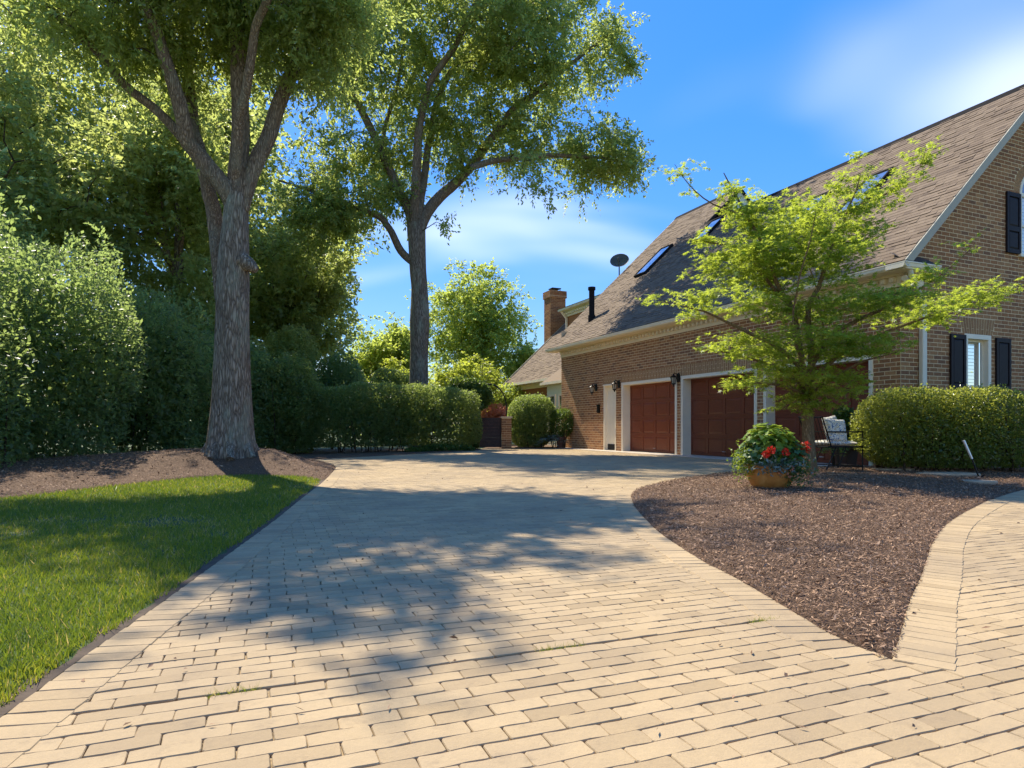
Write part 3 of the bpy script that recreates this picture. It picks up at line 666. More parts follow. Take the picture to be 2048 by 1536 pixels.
arc = [(AW[0] + 0.53 - 0.53 * math.cos(t), AW[3] + 0.53 * math.sin(t)) for t in np.linspace(0, math.pi, 13)]
gw.add([(x, 0, z) for x, z in arc] + [(AW[1], 0, roofz(9.26 - AW[1]) - .06), (RIDGE1, 0, TZ), (AW[0], 0, roofz(AW[0]) - .06)], [tuple(range(16))])
gable = part('gable_wall', gw, 'mortar')
rows = brick_rows(0, 5.6, 0.0, 9.0, [WIN_L, arch_hole, win_arch_hole], tri_top)
fg = lambda s, n, z: (s, n, z)
full = [r for r in rows if r[1] - r[0] > BRL - JT - 0.002]
def bvis(r):
    s = (r[0] + r[1]) / 2; p = hw(s, 0, r[2]); x = HX + FPX * p[0] / p[1]; y = HY - FPX * (r[2] - HC) / p[1]
    return x < 2040 and y < 785 and not (1560 < x < 1960 and 540 < y < 655)
cand = sorted([r for r in full if bvis(r)], key=lambda r: np.hypot(hw(r[0], 0)[0], hw(r[0], 0)[1]) + 0.05 * r[2])[:300]; cs = set(cand)
for r in cand:
    o = bpy.data.objects.new('brick', bme); COL.objects.link(o); o.parent = gable; o.location = ((r[0] + r[1]) / 2, 0, r[2])
mb = MB()
for r in rows:
    if r not in cs: brick_mesh(mb, *r, fg)
tag(mb.build('bricks_beyond', 'brick', gable), kind='stuff')
# window jack arch and round arch, every voussoir a brick
for k in range(13):
    f0, f1 = k / 13, (k + 1) / 13; x0, x1 = WIN_L[0] - 0.06, WIN_L[1] + 0.06; X0, X1 = x0 - 0.10, x1 + 0.10; g_ = 0.009
    a, b_, c, d_ = x0 + (x1 - x0) * f0 + g_, x0 + (x1 - x0) * f1 - g_, X0 + (X1 - X0) * f1 - g_, X0 + (X1 - X0) * f0 + g_
    zs = [(2.975, 3.33)] if k % 2 else [(2.975, 3.09), (3.10, 3.33)]
    for z0, z1 in zs:
        l = lambda p, q, z: p + (q - p) * (z - 2.97) / 0.36
        q4 = [(l(a, d_, z0), z0), (l(b_, c, z0), z0), (l(b_, c, z1), z1), (l(a, d_, z1), z1)]
        MB().prism(q4, 'y', -0.0045, 0.01).build('arch_brick', 'brick_soldier', gable)
for k in range(19):
    t0, t1 = math.pi * k / 19 + 0.008, math.pi * (k + 1) / 19 - 0.008; cx = (AW[0] + AW[1]) / 2; r0, r1 = 0.535, 0.745
    q4 = [(cx - r0 * math.cos(t0), AW[3] + r0 * math.sin(t0)), (cx - r1 * math.cos(t0), AW[3] + r1 * math.sin(t0)), (cx - r1 * math.cos(t1), AW[3] + r1 * math.sin(t1)), (cx - r0 * math.cos(t1), AW[3] + r0 * math.sin(t1))]
    MB().prism(q4, 'y', -0.0045, 0.01).build('arch_brick', 'brick_soldier', gable)
# --- garage wall (plane x=0, faces -x); s runs from the far end: s = UEND - y
DOORS = [(0.64, 3.811), (4.043, 7.237), (7.436, 10.62)]; DT = 2.48; SIDE = (10.99, 11.84)
holes = [(UEND - b_, UEND - a, -1, DT) for a, b_ in DOORS] + [(UEND - SIDE[1], UEND - SIDE[0], -1, DT)]
sold = [(UEND - b_ - 0.02, UEND - a + 0.02, DT, DT + 0.362) for a, b_ in DOORS] + [(UEND - SIDE[1] - 0.05, UEND - SIDE[0] + 0.05, DT, DT + 0.362)]
gm = MB(); ys = [0.0, 0.64, 3.811, 4.043, 7.237, 7.436, 10.62, 10.99, 11.84, UEND]
for i in range(0, 10, 2):
    gm.add([(0, ys[i], -0.1), (0, ys[i], DT), (0, ys[i + 1], DT), (0, ys[i + 1], -0.1)], [(0, 1, 2, 3)])
gm.add([(0, 0, DT), (0, 0, ZB + 0.1), (0, UEND, ZB + 0.1), (0, UEND, DT)], [(0, 1, 2, 3)])
gm.add([(0, UEND, -0.1), (0, UEND, 5.0), (9.2, UEND, 5.0), (9.2, UEND, -0.1)], [(0, 1, 2, 3)])
gwall = part('garage_wall', gm, 'mortar')
fw = lambda s, n, z: (n, UEND - s, z)
mb = MB()
for r in brick_rows(0, UEND, 0.0, ZB, holes + sold): brick_mesh(mb, *r, fw)
tag(mb.build('bricks_beyond', 'brick', gwall), kind='stuff')
for (a, b_, z0, z1), small in zip(sold, (0, 0, 0, 1)):
    n = int(round((b_ - a) / 0.088)); w = (b_ - a) / n
    for k in range(n):
        x0, x1 = a + k * w + 0.0095, a + (k + 1) * w - 0.0095
        cuts = [(z0 + 0.006, z0 + 0.115), (z0 + 0.127, z1 - 0.006)] if k % 2 else [(z0 + 0.006, z0 + 0.238), (z0 + 0.25, z1 - 0.006)]
        m2 = MB()
        for c0, c1 in cuts: m2.prism([(UEND - x1, c0), (UEND - x0, c0), (UEND - x0, c1), (UEND - x1, c1)], 'x', -0.0045, 0.01)
        m2.build('soldier_brick', 'brick_soldier', gwall)
# far end corner bricks of the gable side seen past the corner: quoin returns are covered by both walls meeting
# --- garage doors
DREC = 0.30
panel_me = {}
def garage_door(y0, y1, idx):
    t = 0.10
    fr = MB(); fr.box(-0.014, DREC + .05, y0, y0 + t, 0, DT - t); fr.box(-0.014, DREC + .05, y1 - t, y1, 0, DT - t); fr.box(-0.014, DREC + .05, y0, y1, DT - t, DT)
    fr.box(-0.022, 0.06, y0 + 0.012, y0 + 0.04, 0, DT - 0.012); fr.box(-0.022, 0.06, y1 - 0.04, y1 - 0.012, 0, DT - 0.012)
    part('door_frame', fr, 'white_trim', bevel=0.004)
    a, b_, top = y0 + t, y1 - t, DT - t
    d = MB(); x = DREC; st = 0.085; ncol, nrow = 4, 4
    d.box(x + 0.022, x + 0.05, a, b_, 0.02, top)
    W_, H_ = (b_ - a), (top - 0.02); rh = H_ / nrow; cw = W_ / ncol
    for r in range(nrow):
        z0 = 0.02 + r * rh; z1 = z0 + rh - 0.006
        d.box(x, x + 0.022, a, b_, z0, z0 + 0.065); d.box(x, x + 0.022, a, b_, z1 - 0.065, z1)
        for c in range(ncol + 1):
            yc = a + c * cw; l0 = max(a, yc - 0.05); l1 = min(b_, yc + 0.05); d.box(x + 0.001, x + 0.022, l0, l1, z0 + 0.065, z1 - 0.065)
    door = part('garage_door', d, 'mahogany_door', bevel=0.003)
    for r in range(nrow):
        for c in range(ncol):
            yy0, yy1 = a + c * cw + 0.05, a + (c + 1) * cw - 0.05; z0, z1 = 0.02 + r * rh + 0.065, 0.02 + (r + 1) * rh - 0.071; m_ = 0.055
            p = MB(); xo, xi = x + 0.020, x + 0.008
            ring0 = [(xo, yy0, z0), (xo, yy1, z0), (xo, yy1, z1), (xo, yy0, z1)]; ring1 = [(xi, yy0 + m_, z0 + m_), (xi, yy1 - m_, z0 + m_), (xi, yy1 - m_, z1 - m_), (xi, yy0 + m_, z1 - m_)]
            p.add(ring0 + ring1, [(4, 7, 6, 5), (0, 4, 5, 1), (1, 5, 6, 2), (2, 6, 7, 3), (3, 7, 4, 0)])
            p.build('panel', 'mahogany_door', door)
    hm = MB(); yc = (a + b_) / 2; hm.tube([(x - 0.002, yc - 0.06, 0.16), (x - 0.03, yc - 0.05, 0.16), (x - 0.03, yc + 0.05, 0.16), (x - 0.002, yc + 0.06, 0.16)], 0.007, 6)
    hm.build('handle', 'aluminium', door)
for i, (a, b_) in enumerate(DOORS): garage_door(a, b_, i)
# --- white side door
f = MB(); y0, y1 = SIDE; f.box(-0.014, 0.16, y1 - 0.06, y1, 0, DT - .07); f.box(-0.014, 0.16, y0, y0 + 0.06, 0, DT - .07); f.box(-0.02, 0.16, y0 - 0.0, y1, DT - 0.07, DT)
f.box(-0.04, 0.02, y0 - 0.03, y1 + 0.03, DT - 0.045, DT + 0.004)
part('door_frame', f, 'white_trim', bevel=0.004)
d = MB(); d.box(0.12, 0.16, y0 + 0.06, y1 - 0.06, 0.02, DT - 0.07); sd = part('side_door', d, 'door_white')
for (za, zb) in ((0.35, 1.0), (1.12, 1.75), (1.87, 2.30)):
    for (ya, yb) in ((y0 + 0.13, y0 + 0.39), (y0 + 0.46, y1 - 0.13)):
        MB().box(0.112, 0.122, ya, yb, za, zb).build('panel', 'door_white', sd)
MB().box(0.10, 0.121, y0 + 0.1, y1 - 0.12, 0.03, 0.24).build('pet_flap', 'rubber_black', sd)
# --- cornice: frieze, dentils, soffit, gutter
Y0, Y1 = -0.45, 15.88
c = MB(); c.box(-0.03, 0.02, -0.03, UEND + 0.0, ZB - 0.02, ZB + 0.24); c.box(-0.10, 0.0, -0.10, UEND, ZB + 0.20, ZB + 0.25)
cor = part('frieze', c, 'cream_soffit', bevel=0.004)
s_ = MB(); s_.box(-0.42, 0.02, -0.40, Y1 - 0.05, ZB + 0.245, ZB + 0.275); part('soffit', s_, 'cream_soffit')
dn = MB(); dn.box(-0.05, 0.05, -0.045, 0.045, -0.045, 0.045); dme = bpy.data.meshes.new('dentil'); dme.from_pydata(dn.v, [], dn.f); dme.update(); dme.materials.append(M['cream_soffit'])
for k in range(76):
    o = bpy.data.objects.new('dentil', dme); COL.objects.link(o); o.parent = cor; o.location = (-0.085, 0.12 + k * 0.2, ZB + 0.13)
gp = [(-0.50, EZ + 0.0), (-0.50, EZ - 0.02), (-0.485, EZ - 0.035), (-0.47, EZ - 0.09), (-0.44, EZ - 0.115), (-0.36, EZ - 0.115), (-0.36, EZ - 0.01), (-0.37, EZ - 0.01), (-0.375, EZ - 0.08), (-0.48, EZ - 0.08), (-0.485, EZ - 0.004)]
part('gutter', MB().prism(gp, 'y', Y0, Y1), 'gutter_paint')
rt = MB()
gp2 = [(-0.45, EZ), (-0.45, EZ - 0.02), (-0.435, EZ - 0.035), (-0.42, EZ - 0.09), (-0.39, EZ - 0.115), (-0.02, EZ - 0.115), (-0.02, EZ - 0.02)]
rt.prism(gp2, 'x', -0.498, 0.62)
part('cornice_return', rt, 'gutter_paint')
r2 = MB(); r2.box(0.02, 0.55, -0.12, -0.012, ZB - 0.02, ZB + 0.24); r2.box(-0.42, 0.58, -0.40, -0.012, ZB + 0.235, ZB + 0.2449); part('return_frieze', r2, 'cream_soffit')
# little shingled cap over the return
cp = MB(); cp.add([(-0.40, -0.44, EZ + 0.005), (0.60, -0.44, EZ + 0.005), (0.60, -0.01, EZ + 0.28), (-0.40, -0.01, EZ + 0.28)], [(0, 1, 2, 3)]); cp.add([(0.60, -0.44, EZ + 0.005), (0.60, -0.01, EZ + 0.005), (0.60, -0.01, EZ + 0.28)], [(0, 1, 2)])
part('return_cap', cp, 'roof_felt')
# --- roofs
SL = math.hypot(1, PITCH); SX, SZ = 1 / SL, PITCH / SL
def shingles(parent, y0, y1, v0, v1, zf, nsep=0, off=0.0, skip=None, exp=0.135, flip=False):
    L = (v1 - v0) * SL; nrow = int(L / exp); mb = MB(); pieces = []
    for r in range(nrow):
        y = y0 - rng.uniform(0, 0.3)
        while y < y1:
            w = rng.choice([0.17, 0.24, 0.32]) * rng.uniform(0.9, 1.1); th = rng.choice([0.006, 0.006, 0.016])
            a, b_ = max(y, y0), min(y + w, y1); y += w
            if b_ - a < 0.03: continue
            s0 = r * exp; s1 = min(s0 + exp + 0.03, L); v = v0 + s0 / SL
            if skip and skip((a + b_) / 2, v): continue
            pieces.append((a + 0.0015, b_ - 0.0015, s0, s1, th))
    n_ = np.array([-SZ, 0, SX]); t_ = np.array([SX, 0, SZ])
    def sh(a, b_, s0, s1, th, c=None):
        base = np.array([v0, 0, zf(v0)]); out = []
        for (yy, ss, hh) in ((a, s0, 0), (b_, s0, 0), (b_, s1, 0), (a, s1, 0), (a, s0, th + 0.004), (b_, s0, th + 0.004), (b_, s1, 0.003), (a, s1, 0.003)):
            out.append(base + t_ * ss + n_ * hh + np.array([0, yy, 0]))
        return out
    FS = [(4, 7, 6, 5), (0, 4, 5, 1), (1, 5, 6, 2), (3, 7, 4, 0)]
    if nsep:
        def key(p):
            v = v0 + (p[2] / SL); q = hw(v, p[0]); return math.hypot(q[0], q[1]) + 0.3 * (zf(v) - 4)
        order = sorted(range(len(pieces)), key=lambda i: key(pieces[i]))
        sep = set(order[:nsep])
    else: sep = set()
    cache = {}
    for i, p in enumerate(pieces):
        if i in sep:
            kk = (round(p[1] - p[0], 2), p[4])
            if kk not in cache:
                m_ = MB(); base = np.array([v0, 0, zf(v0)]); vs = [q - base for q in sh(-kk[0] / 2, kk[0] / 2, 0, p[3] - p[2], p[4])]; m_.add(vs, FS)
                me = bpy.data.meshes.new('shingle'); me.from_pydata(m_.v, [], m_.f); me.update(); me.materials.append(M['shingle']); cache[kk] = me
            o = bpy.data.objects.new('shingle', cache[kk]); COL.objects.link(o); o.parent = parent
            o.location = Vector((v0, (p[0] + p[1]) / 2, zf(v0))) + Vector(t_) * p[2]
        else: mb.add(sh(*p), FS)
    tag(mb.build('shingles_beyond', 'shingle', parent), kind='stuff')
rf = MB(); e = 0.0
rf.add([(EV + 0.04, Y0 + 0.04, roofz(EV + 0.04)), (RIDGE1, Y0 + 0.04, roofz(RIDGE1)), (RIDGE1, 11.65, roofz(RIDGE1)), (RIDGE2, 11.65, roofz(RIDGE2)), (RIDGE2, Y1 - 0.05, roofz(RIDGE2)), (EV + 0.04, Y1 - 0.05, roofz(EV + 0.04))], [(0, 5, 4, 3, 2, 1)])
b1 = 2 * RIDGE1 - EV; b2 = 2 * RIDGE2 - EV
rf.add([(RIDGE1, Y0 + 0.04, roofz(RIDGE1)), (RIDGE1, 11.65, roofz(RIDGE1)), (b1, 11.65, EZ), (b1, Y0 + 0.04, EZ)], [(0, 1, 2, 3)])
rf.add([(RIDGE2, 11.65, roofz(RIDGE2)), (RIDGE2, Y1 - 0.05, roofz(RIDGE2)), (b2, Y1 - 0.05, EZ), (b2, 11.65, EZ)], [(0, 1, 2, 3)])
roof = part('roof', rf, 'roof_felt')
SKY = [(1.80, 3.10, 2.36, 3.12), (2.10, 3.15, 4.35, 5.10), (3.45, 4.45, 10.2, 10.95), (2.55, 3.95, 12.75, 13.55)]
def skl(y, v): return any(a - 0.05 < v < b_ - 0.04 and c - 0.03 < y < d_ + 0.03 for a, b_, c, d_ in SKY)
shingles(roof, Y0 + 0.03, Y1 - 0.04, EV + 0.02, RIDGE1, roofz, 300, skip=skl)
shingles(roof, 11.65, Y1 - 0.04, RIDGE1, RIDGE2, roofz)
rc = MB(); rc.prism([(RIDGE1 - 0.14, roofz(RIDGE1 - 0.14) + 0.012), (RIDGE1, roofz(RIDGE1) + 0.05), (RIDGE1 + 0.14, roofz(RIDGE1 - 0.14) + 0.012), (RIDGE1, roofz(RIDGE1) - 0.02)], 'y', Y0, 11.66)
rc.prism([(RIDGE2 - 0.14, roofz(RIDGE2 - 0.14) + 0.012), (RIDGE2, roofz(RIDGE2) + 0.05), (RIDGE2 + 0.14, roofz(RIDGE2 - 0.14) + 0.012), (RIDGE2, roofz(RIDGE2) - 0.02)], 'y', 11.62, Y1)
part('ridge_cap', rc, 'dark_pipe')
# rake boards of the gable
rk = MB(); h0 = 0.155
rk.prism([(EV + 0.02, roofz(EV + 0.02) - 0.0), (RIDGE1, roofz(RIDGE1)), (RIDGE1, roofz(RIDGE1) - h0 * 1.38), (EV + 0.02 + h0 * 1.38 / PITCH, EZ + 0.01)], 'y', Y0 + 0.0, Y0 + 0.035)
rk.prism([(9.26 - EV, EZ), (RIDGE1, roofz(RIDGE1)), (RIDGE1, roofz(RIDGE1) - h0 * 1.38), (9.26 - EV - 0.2, EZ)], 'y', Y0, Y0 + 0.035)
part('rake_board', rk, 'rake_trim')
rs = MB(); rs.add([(EV + 0.1, Y0 + 0.03, roofz(EV + .1) - .1), (RIDGE1, Y0 + 0.03, roofz(RIDGE1) - .1), (RIDGE1, 0.0, roofz(RIDGE1) - .1), (EV + 0.1, 0.0, roofz(EV + .1) - .1)], [(0, 1, 2, 3)])
rs.add([(9.26 - EV - 0.1, Y0 + 0.03, roofz(EV + .1) - .1), (RIDGE1, Y0 + 0.03, roofz(RIDGE1) - .1), (RIDGE1, 0.0, roofz(RIDGE1) - .1), (9.26 - EV - .1, 0.0, roofz(EV + .1) - .1)], [(0, 1, 2, 3)])
part('rake_soffit', rs, 'rake_trim')
# gable end of the higher roof, and far rake
hg = MB(); hg.add([(RIDGE1, 11.66, roofz(RIDGE1) - 2), (RIDGE2, 11.66, roofz(RIDGE2) - 0.03), (2 * RIDGE2 - RIDGE1 + 2, 11.66, roofz(RIDGE1) - 2)], [(0, 1, 2)]); part('upper_gable_wall', hg, 'siding_paint')
ur = MB()
ur.prism([(RIDGE1, roofz(RIDGE1) + 0.015), (RIDGE2, roofz(RIDGE2) + 0.015), (2 * RIDGE2 - RIDGE1, roofz(RIDGE1) + 0.015), (2 * RIDGE2 - RIDGE1, roofz(RIDGE1) - 0.12), (RIDGE2, roofz(RIDGE2) - 0.12), (RIDGE1, roofz(RIDGE1) - 0.12)], 'y', 11.58, 11.655); part('upper_rake_board', ur, 'dark_pipe')
fr_ = MB(); fr_.prism([(EV + 0.02, EZ - 0.01), (RIDGE2, roofz(RIDGE2) + 0.01), (RIDGE2, roofz(RIDGE2) - 0.2), (EV + 0.25, EZ - 0.01)], 'y', Y1 - 0.05, Y1 - 0.01); part('far_rake_board', fr_, 'rake_trim')
eg = MB(); eg.add([(0, UEND, ZB), (RIDGE2, UEND, roofz(RIDGE2) - 0.1), (b2 - 0.5, UEND, ZB)], [(0, 1, 2)]); part('far_gable_wall', eg, 'brick')
# skylights
def on_roof(v, u, h): return (v - SZ * h, u, roofz(v) + SX * h)
for (a, b_, c_, d_) in SKY:
    fm = MB()
    for (p, q, r_, s2) in ((a, a + 0.05, c_, d_), (b_ - 0.05, b_, c_, d_), (a + 0.05, b_ - 0.05, c_, c_ + 0.06), (a + 0.05, b_ - 0.05, d_ - 0.06, d_)):
        fm.hexa([on_roof(p, r_, 0), on_roof(q, r_, 0), on_roof(q, s2, 0), on_roof(p, s2, 0), on_roof(p, r_, 0.11), on_roof(q, r_, 0.11), on_roof(q, s2, 0.11), on_roof(p, s2, 0.11)])
    sk = part('skylight', fm, 'dark_pipe')
    gm_ = MB(); gm_.add([on_roof(a + 0.04, c_ + 0.05, 0.09), on_roof(b_ - 0.04, c_ + 0.05, 0.09), on_roof(b_ - 0.04, d_ - 0.05, 0.09), on_roof(a + 0.04, d_ - 0.05, 0.09)], [(0, 3, 2, 1)]); gm_.build('pane', 'skylight_glass', sk)
# flue
fl = MB(); fv, fu = 0.62, 13.8; fz = roofz(fv); fl.tube([(fv, fu, fz - 0.2), (fv, fu, fz + 1.22)], 0.115, 14); fl.tube([(fv, fu, fz + 1.22), (fv, fu, fz + 1.34)], 0.155, 14); fl.tube([(fv, fu, fz - 0.1), (fv, fu, fz + 0.18)], 0.15, 14)
part('vent_pipe', fl, 'dark_pipe', smooth=True)
# downspout on the gable
ds = MB(); ds.tube([(-0.2, -0.33, EZ - 0.12), (-0.1, -0.30, EZ - 0.25), (0.45, -0.10, EZ - 0.55), (0.60, -0.075, EZ - 0.75)], 0.055, 8); ds.box(0.53, 0.67, -0.115, -0.015, 0.02, EZ - 0.72)
part('downspout', ds, 'downspout_paint', bevel=0.012)
# --- lower window with shutters
def shutter(x0, x1, z0, z1, mid):
    b = MB(); b.box(x0, x0 + 0.075, -0.055, -0.012, z0, z1); b.box(x1 - 0.075, x1, -0.055, -0.012, z0, z1)
    for za, zb in ((z0, z0 + 0.1), (mid - 0.06, mid + 0.06), (z1 - 0.1, z1)): b.box(x0 + 0.075, x1 - 0.075, -0.055, -0.012, za, zb)
    s = part('shutter', b, 'shutter_paint', bevel=0.003)
    for za, zb in ((z0 + 0.1, mid - 0.06), (mid + 0.06, z1 - 0.1)):
        p = MB(); m_ = 0.04; x2, x3 = x0 + 0.075, x1 - 0.075
        p.add([(x2, -0.025, za), (x3, -0.025, za), (x3, -0.025, zb), (x2, -0.025, zb), (x2 + m_, -0.045, za + m_), (x3 - m_, -0.045, za + m_), (x3 - m_, -0.045, zb - m_), (x2 + m_, -0.045, zb - m_)], [(4, 5, 6, 7), (0, 1, 5, 4), (1, 2, 6, 5), (2, 3, 7, 6), (3, 0, 4, 7)])
        p.build('panel', 'shutter_paint', s)
shutter(1.554, 2.07, 0.95, 2.93, 1.78); shutter(3.16, 3.70, 0.95, 2.93, 1.78)
def window(x0, x1, z0, z1, rec, arch=False):
    c = 0.105; fm = MB()
    fm.box(x0, x0 + c, -0.018, rec + .06, z0, z1 - c); fm.box(x1 - c, x1, -0.018, rec + .06, z0, z1 - c); fm.box(x0, x1, -0.018, rec + .06, z1 - c, z1)
    fm.box(x0 - 0.04, x1 + 0.04, -0.06, rec, z0 - 0.05, z0)
    w = part('window', fm, 'white_trim', bevel=0.004)
    a, b_ = x0 + c, x1 - c; zt = z1 - c; zm = (z0 + zt) / 2 - 0.12; s = 0.05
    sa = MB()
    for za, zb, dy in ((zm, zt, 0.0), (z0, zm + 0.04, 0.03)):
        sa.box(a, a + s, rec + dy, rec + dy + 0.035, za, zb); sa.box(b_ - s, b_, rec + dy, rec + dy + 0.035, za, zb); sa.box(a + s, b_ - s, rec + dy, rec + dy + 0.035, za, za + s); sa.box(a + s, b_ - s, rec + dy, rec + dy + 0.035, zb - s, zb)
    sa.build('sash', 'sash_paint', w)
    MB().add([(a, rec + 0.018, zm), (b_, rec + 0.018, zm), (b_, rec + 0.018, zt), (a, rec + 0.018, zt)], [(0, 1, 2, 3)]).build('pane', 'window_glass', w)
    MB().add([(a, rec + 0.05, z0), (b_, rec + 0.05, z0), (b_, rec + 0.05, zm), (a, rec + 0.05, zm)], [(0, 1, 2, 3)]).build('pane', 'window_glass', w)
    z = z0 + 0.09
    while z < zt - 0.1:
        MB().hexa([(a + s + .02, rec + 0.10, z), (b_ - s - .02, rec + 0.10, z), (b_ - s - .02, rec + 0.15, z + 0.006), (a + s + .02, rec + 0.15, z + 0.006), (a + s + .02, rec + 0.10, z + 0.009), (b_ - s - .02, rec + 0.10, z + 0.009), (b_ - s - .02, rec + 0.15, z + 0.015), (a + s + .02, rec + 0.15, z + 0.015)]).build('louver', 'louver_paint', w); z += 0.078
    MB().box(a + 0.20, a + 0.215, rec + 0.085, rec + 0.095, z0 + 0.05, zt - 0.05).build('tilt_rod', 'louver_paint', w)
    sf = MB(); sf.box(a, a + s + 0.02, rec + 0.09, rec + 0.15, z0, zt); sf.box(b_ - s - 0.02, b_, rec + 0.09, rec + 0.15, z0, zt); sf.box(a + s + .02, b_ - s - .02, rec + 0.09, rec + 0.15, zt - 0.08, zt); sf.build('blind_frame', 'louver_paint', w)
    MB().box(x0, x1, rec + 0.5, rec + 0.52, z0 - 0.1, z1 + 0.1).build('room_back', 'dark_interior', w)
window(*WIN_L, 0.10)
# --- arched upper window
x0, x1, z0, z1 = AW; cx = (x0 + x1) / 2; rr = (x1 - x0) / 2
def arcp(r, n=15): return [(cx - r * math.cos(t), z1 + r * math.sin(t)) for t in np.linspace(0, math.pi, n)]
fm = MB(); oa, ia = [(x0, z0)] + arcp(rr) + [(x1, z0)], [(x0 + 0.07, z0)] + arcp(rr - 0.07) + [(x1 - 0.07, z0)]
for i in range(len(oa) - 1): fm.prism([oa[i], oa[i + 1], ia[i + 1], ia[i]], 'y', -0.018, 0.14)
fm.box(x0 - 0.06, x1 + 0.06, -0.07, 0.1, z0 - 0.07, z0); fm.box(x0 + 0.07, x1 - 0.07, 0.04, 0.1, z1 - 0.05, z1 + 0.03); fm.box(x0 + 0.07, x1 - 0.07, 0.05, 0.1, z0 + 0.68, z0 + 0.73)
aw = part('arched_window', fm, 'white_trim')
gl = MB(); pl = [(x0 + .07, z0)] + arcp(rr - .07) + [(x1 - .07, z0)]; gl.add([(p[0], 0.075, p[1]) for p in pl], [tuple(range(len(pl)))]); gl.build('pane', 'window_glass', aw)
for k in range(16): MB().box(x0 + 0.09, x1 - 0.09, 0.12, 0.15, z0 + 0.05 + k * 0.085, z0 + 0.12 + k * 0.085).build('blind_slat', 'louver_paint', aw)
MB().box(x0, x1, 0.6, 0.62, z0 - .1, z1 + 0.6).build('room_back', 'dark_interior', aw)
shutter(3.55, 4.08, 4.93, 6.34, 5.5); shutter(5.18, 5.70, 4.93, 6.34, 5.5)
# --- main wing behind the garage
WV, WEZ, WU1 = 1.6, 3.25, 24.4
def wz(v): return WEZ + PITCH * (v - 1.1)
ww = MB(); ww.box(WV, WV + 0.2, UEND, WU1 - 0.3, -0.1, WEZ + 0.1); ww.box(WV, 9.5, WU1 - 0.5, WU1 - 0.3, -0.1, WEZ); ww.prism([(WV, WEZ), (6.0, wz(6.0) - 0.1), (10.5, WEZ)], 'y', WU1 - 0.5, WU1 - 0.3); part('wing_wall', ww, 'brick')
wr = MB(); wr.add([(1.1, UEND, wz(1.1)), (6.0, UEND, wz(6.0)), (6.0, WU1, wz(6.0)), (1.1, WU1, wz(1.1))], [(0, 1, 2, 3)]); wr.add([(6.0, UEND, wz(6)), (11, UEND, wz(1.0)), (11, WU1, wz(1.0)), (6.0, WU1, wz(6))], [(0, 1, 2, 3)])
wroof = part('wing_roof', wr, 'roof_felt'); shingles(wroof, UEND + 0.02, WU1, 1.1, 6.0, wz, exp=0.16)
wg = MB(); wg.box(1.0, 1.12, UEND + 0.02, WU1, WEZ - 0.12, WEZ + 0.0); wg.box(1.1, 1.6, UEND + 0.02, WU1, WEZ - 0.13, WEZ - 0.10); wg.box(1.5, 1.6, UEND + 0.02, WU1 - .3, WEZ - 0.35, WEZ - 0.13); part('wing_gutter', wg, 'gutter_paint')
wrk = MB(); wrk.prism([(1.0, WEZ), (6.0, wz(6.0) + .05), (6.0, wz(6.0) - 0.2), (1.25, WEZ - .02)], 'y', WU1, WU1 + 0.04); part('wing_rake_board', wrk, 'rake_trim')
# cream bay with its own little roof
by = MB(); bp = [(1.62, 15.45), (0.75, 16.0), (0.75, 18.2), (1.62, 18.9)]
by.prism(bp, 'z', 0.0, 2.95); bay = part('bay', by, 'siding_paint')
for k in range(17): 
    z = 0.15 + k * 0.165; MB().prism([(1.63, 15.44 - 0.01), (0.735, 15.99), (0.735, 18.21), (1.63, 18.915)], 'z', z, z + 0.02).build('clapboard_edge', 'siding_paint', bay)
br_ = MB(); br_.add([(0.55, 15.75, 2.98), (0.55, 18.4, 2.98), (1.6, 19.3, 2.98), (1.6, 15.31, 2.98), (1.7, 15.9, 3.85), (1.7, 18.2, 3.85)], [(0, 1, 5, 4), (1, 2, 5), (0, 4, 3), (0, 3, 2, 1)]); part('bay_roof', br_, 'shingle')
bgut = MB(); bgut.prism([(0.48, 15.72), (0.48, 18.45), (1.6, 19.4), (1.6, 15.32)], 'z', 2.86, 2.975); part('bay_gutter', bgut, 'gutter_paint')
for (ya, yb) in ((16.25, 16.95), (17.25, 17.95)):
    wf = MB(); wf.box(0.69, 0.76, ya, ya + 0.08, 0.8, 2.3); wf.box(0.69, 0.76, yb - 0.08, yb, 0.8, 2.3); wf.box(0.69, 0.76, ya, yb, 2.3, 2.4); wf.box(0.69, 0.76, ya, yb, 0.72, 0.8); w_ = part('bay_window', wf, 'white_trim')
    MB().box(0.715, 0.74, ya + .08, yb - .08, 0.8, 2.3).build('pane', 'skylight_glass', w_)
# two storey block with its cornice
tb = MB(); tb.box(4.4, 9.5, UEND + 0.4, 23.0, 5.5, 7.5); part('upper_wall', tb, 'brick')
tc_ = MB(); tc_.box(3.95, 9.7, UEND + 0.2, 23.3, 7.42, 7.53); tc_.box(4.3, 9.6, UEND + 0.3, 23.05, 7.1, 7.42); ucn = part('upper_cornice', tc_, 'siding_paint')
for k in range(26): MB().box(4.18, 4.3, 16.6 + k * 0.25, 16.72 + k * 0.25, 7.2, 7.32).build('dentil', 'siding_paint', ucn)
ux = MB(); ux.add([(3.9, UEND + .2, 7.53), (3.9, 23.4, 7.53), (6.8, 21, 8.6), (6.8, 18, 8.6), (9.8, UEND + .2, 7.53), (9.8, 23.4, 7.53)], [(0, 1, 2, 3), (1, 5, 2), (5, 4, 3, 2), (4, 0, 3)]); part('upper_roof', ux, 'shingle')
ud = MB(); ud.tube([(4.05, 23.05, 7.4), (4.3, 22.9, 7.0), (4.33, 22.9, 6.3)], 0.07, 8); part('upper_downspout', ud, 'gutter_paint')
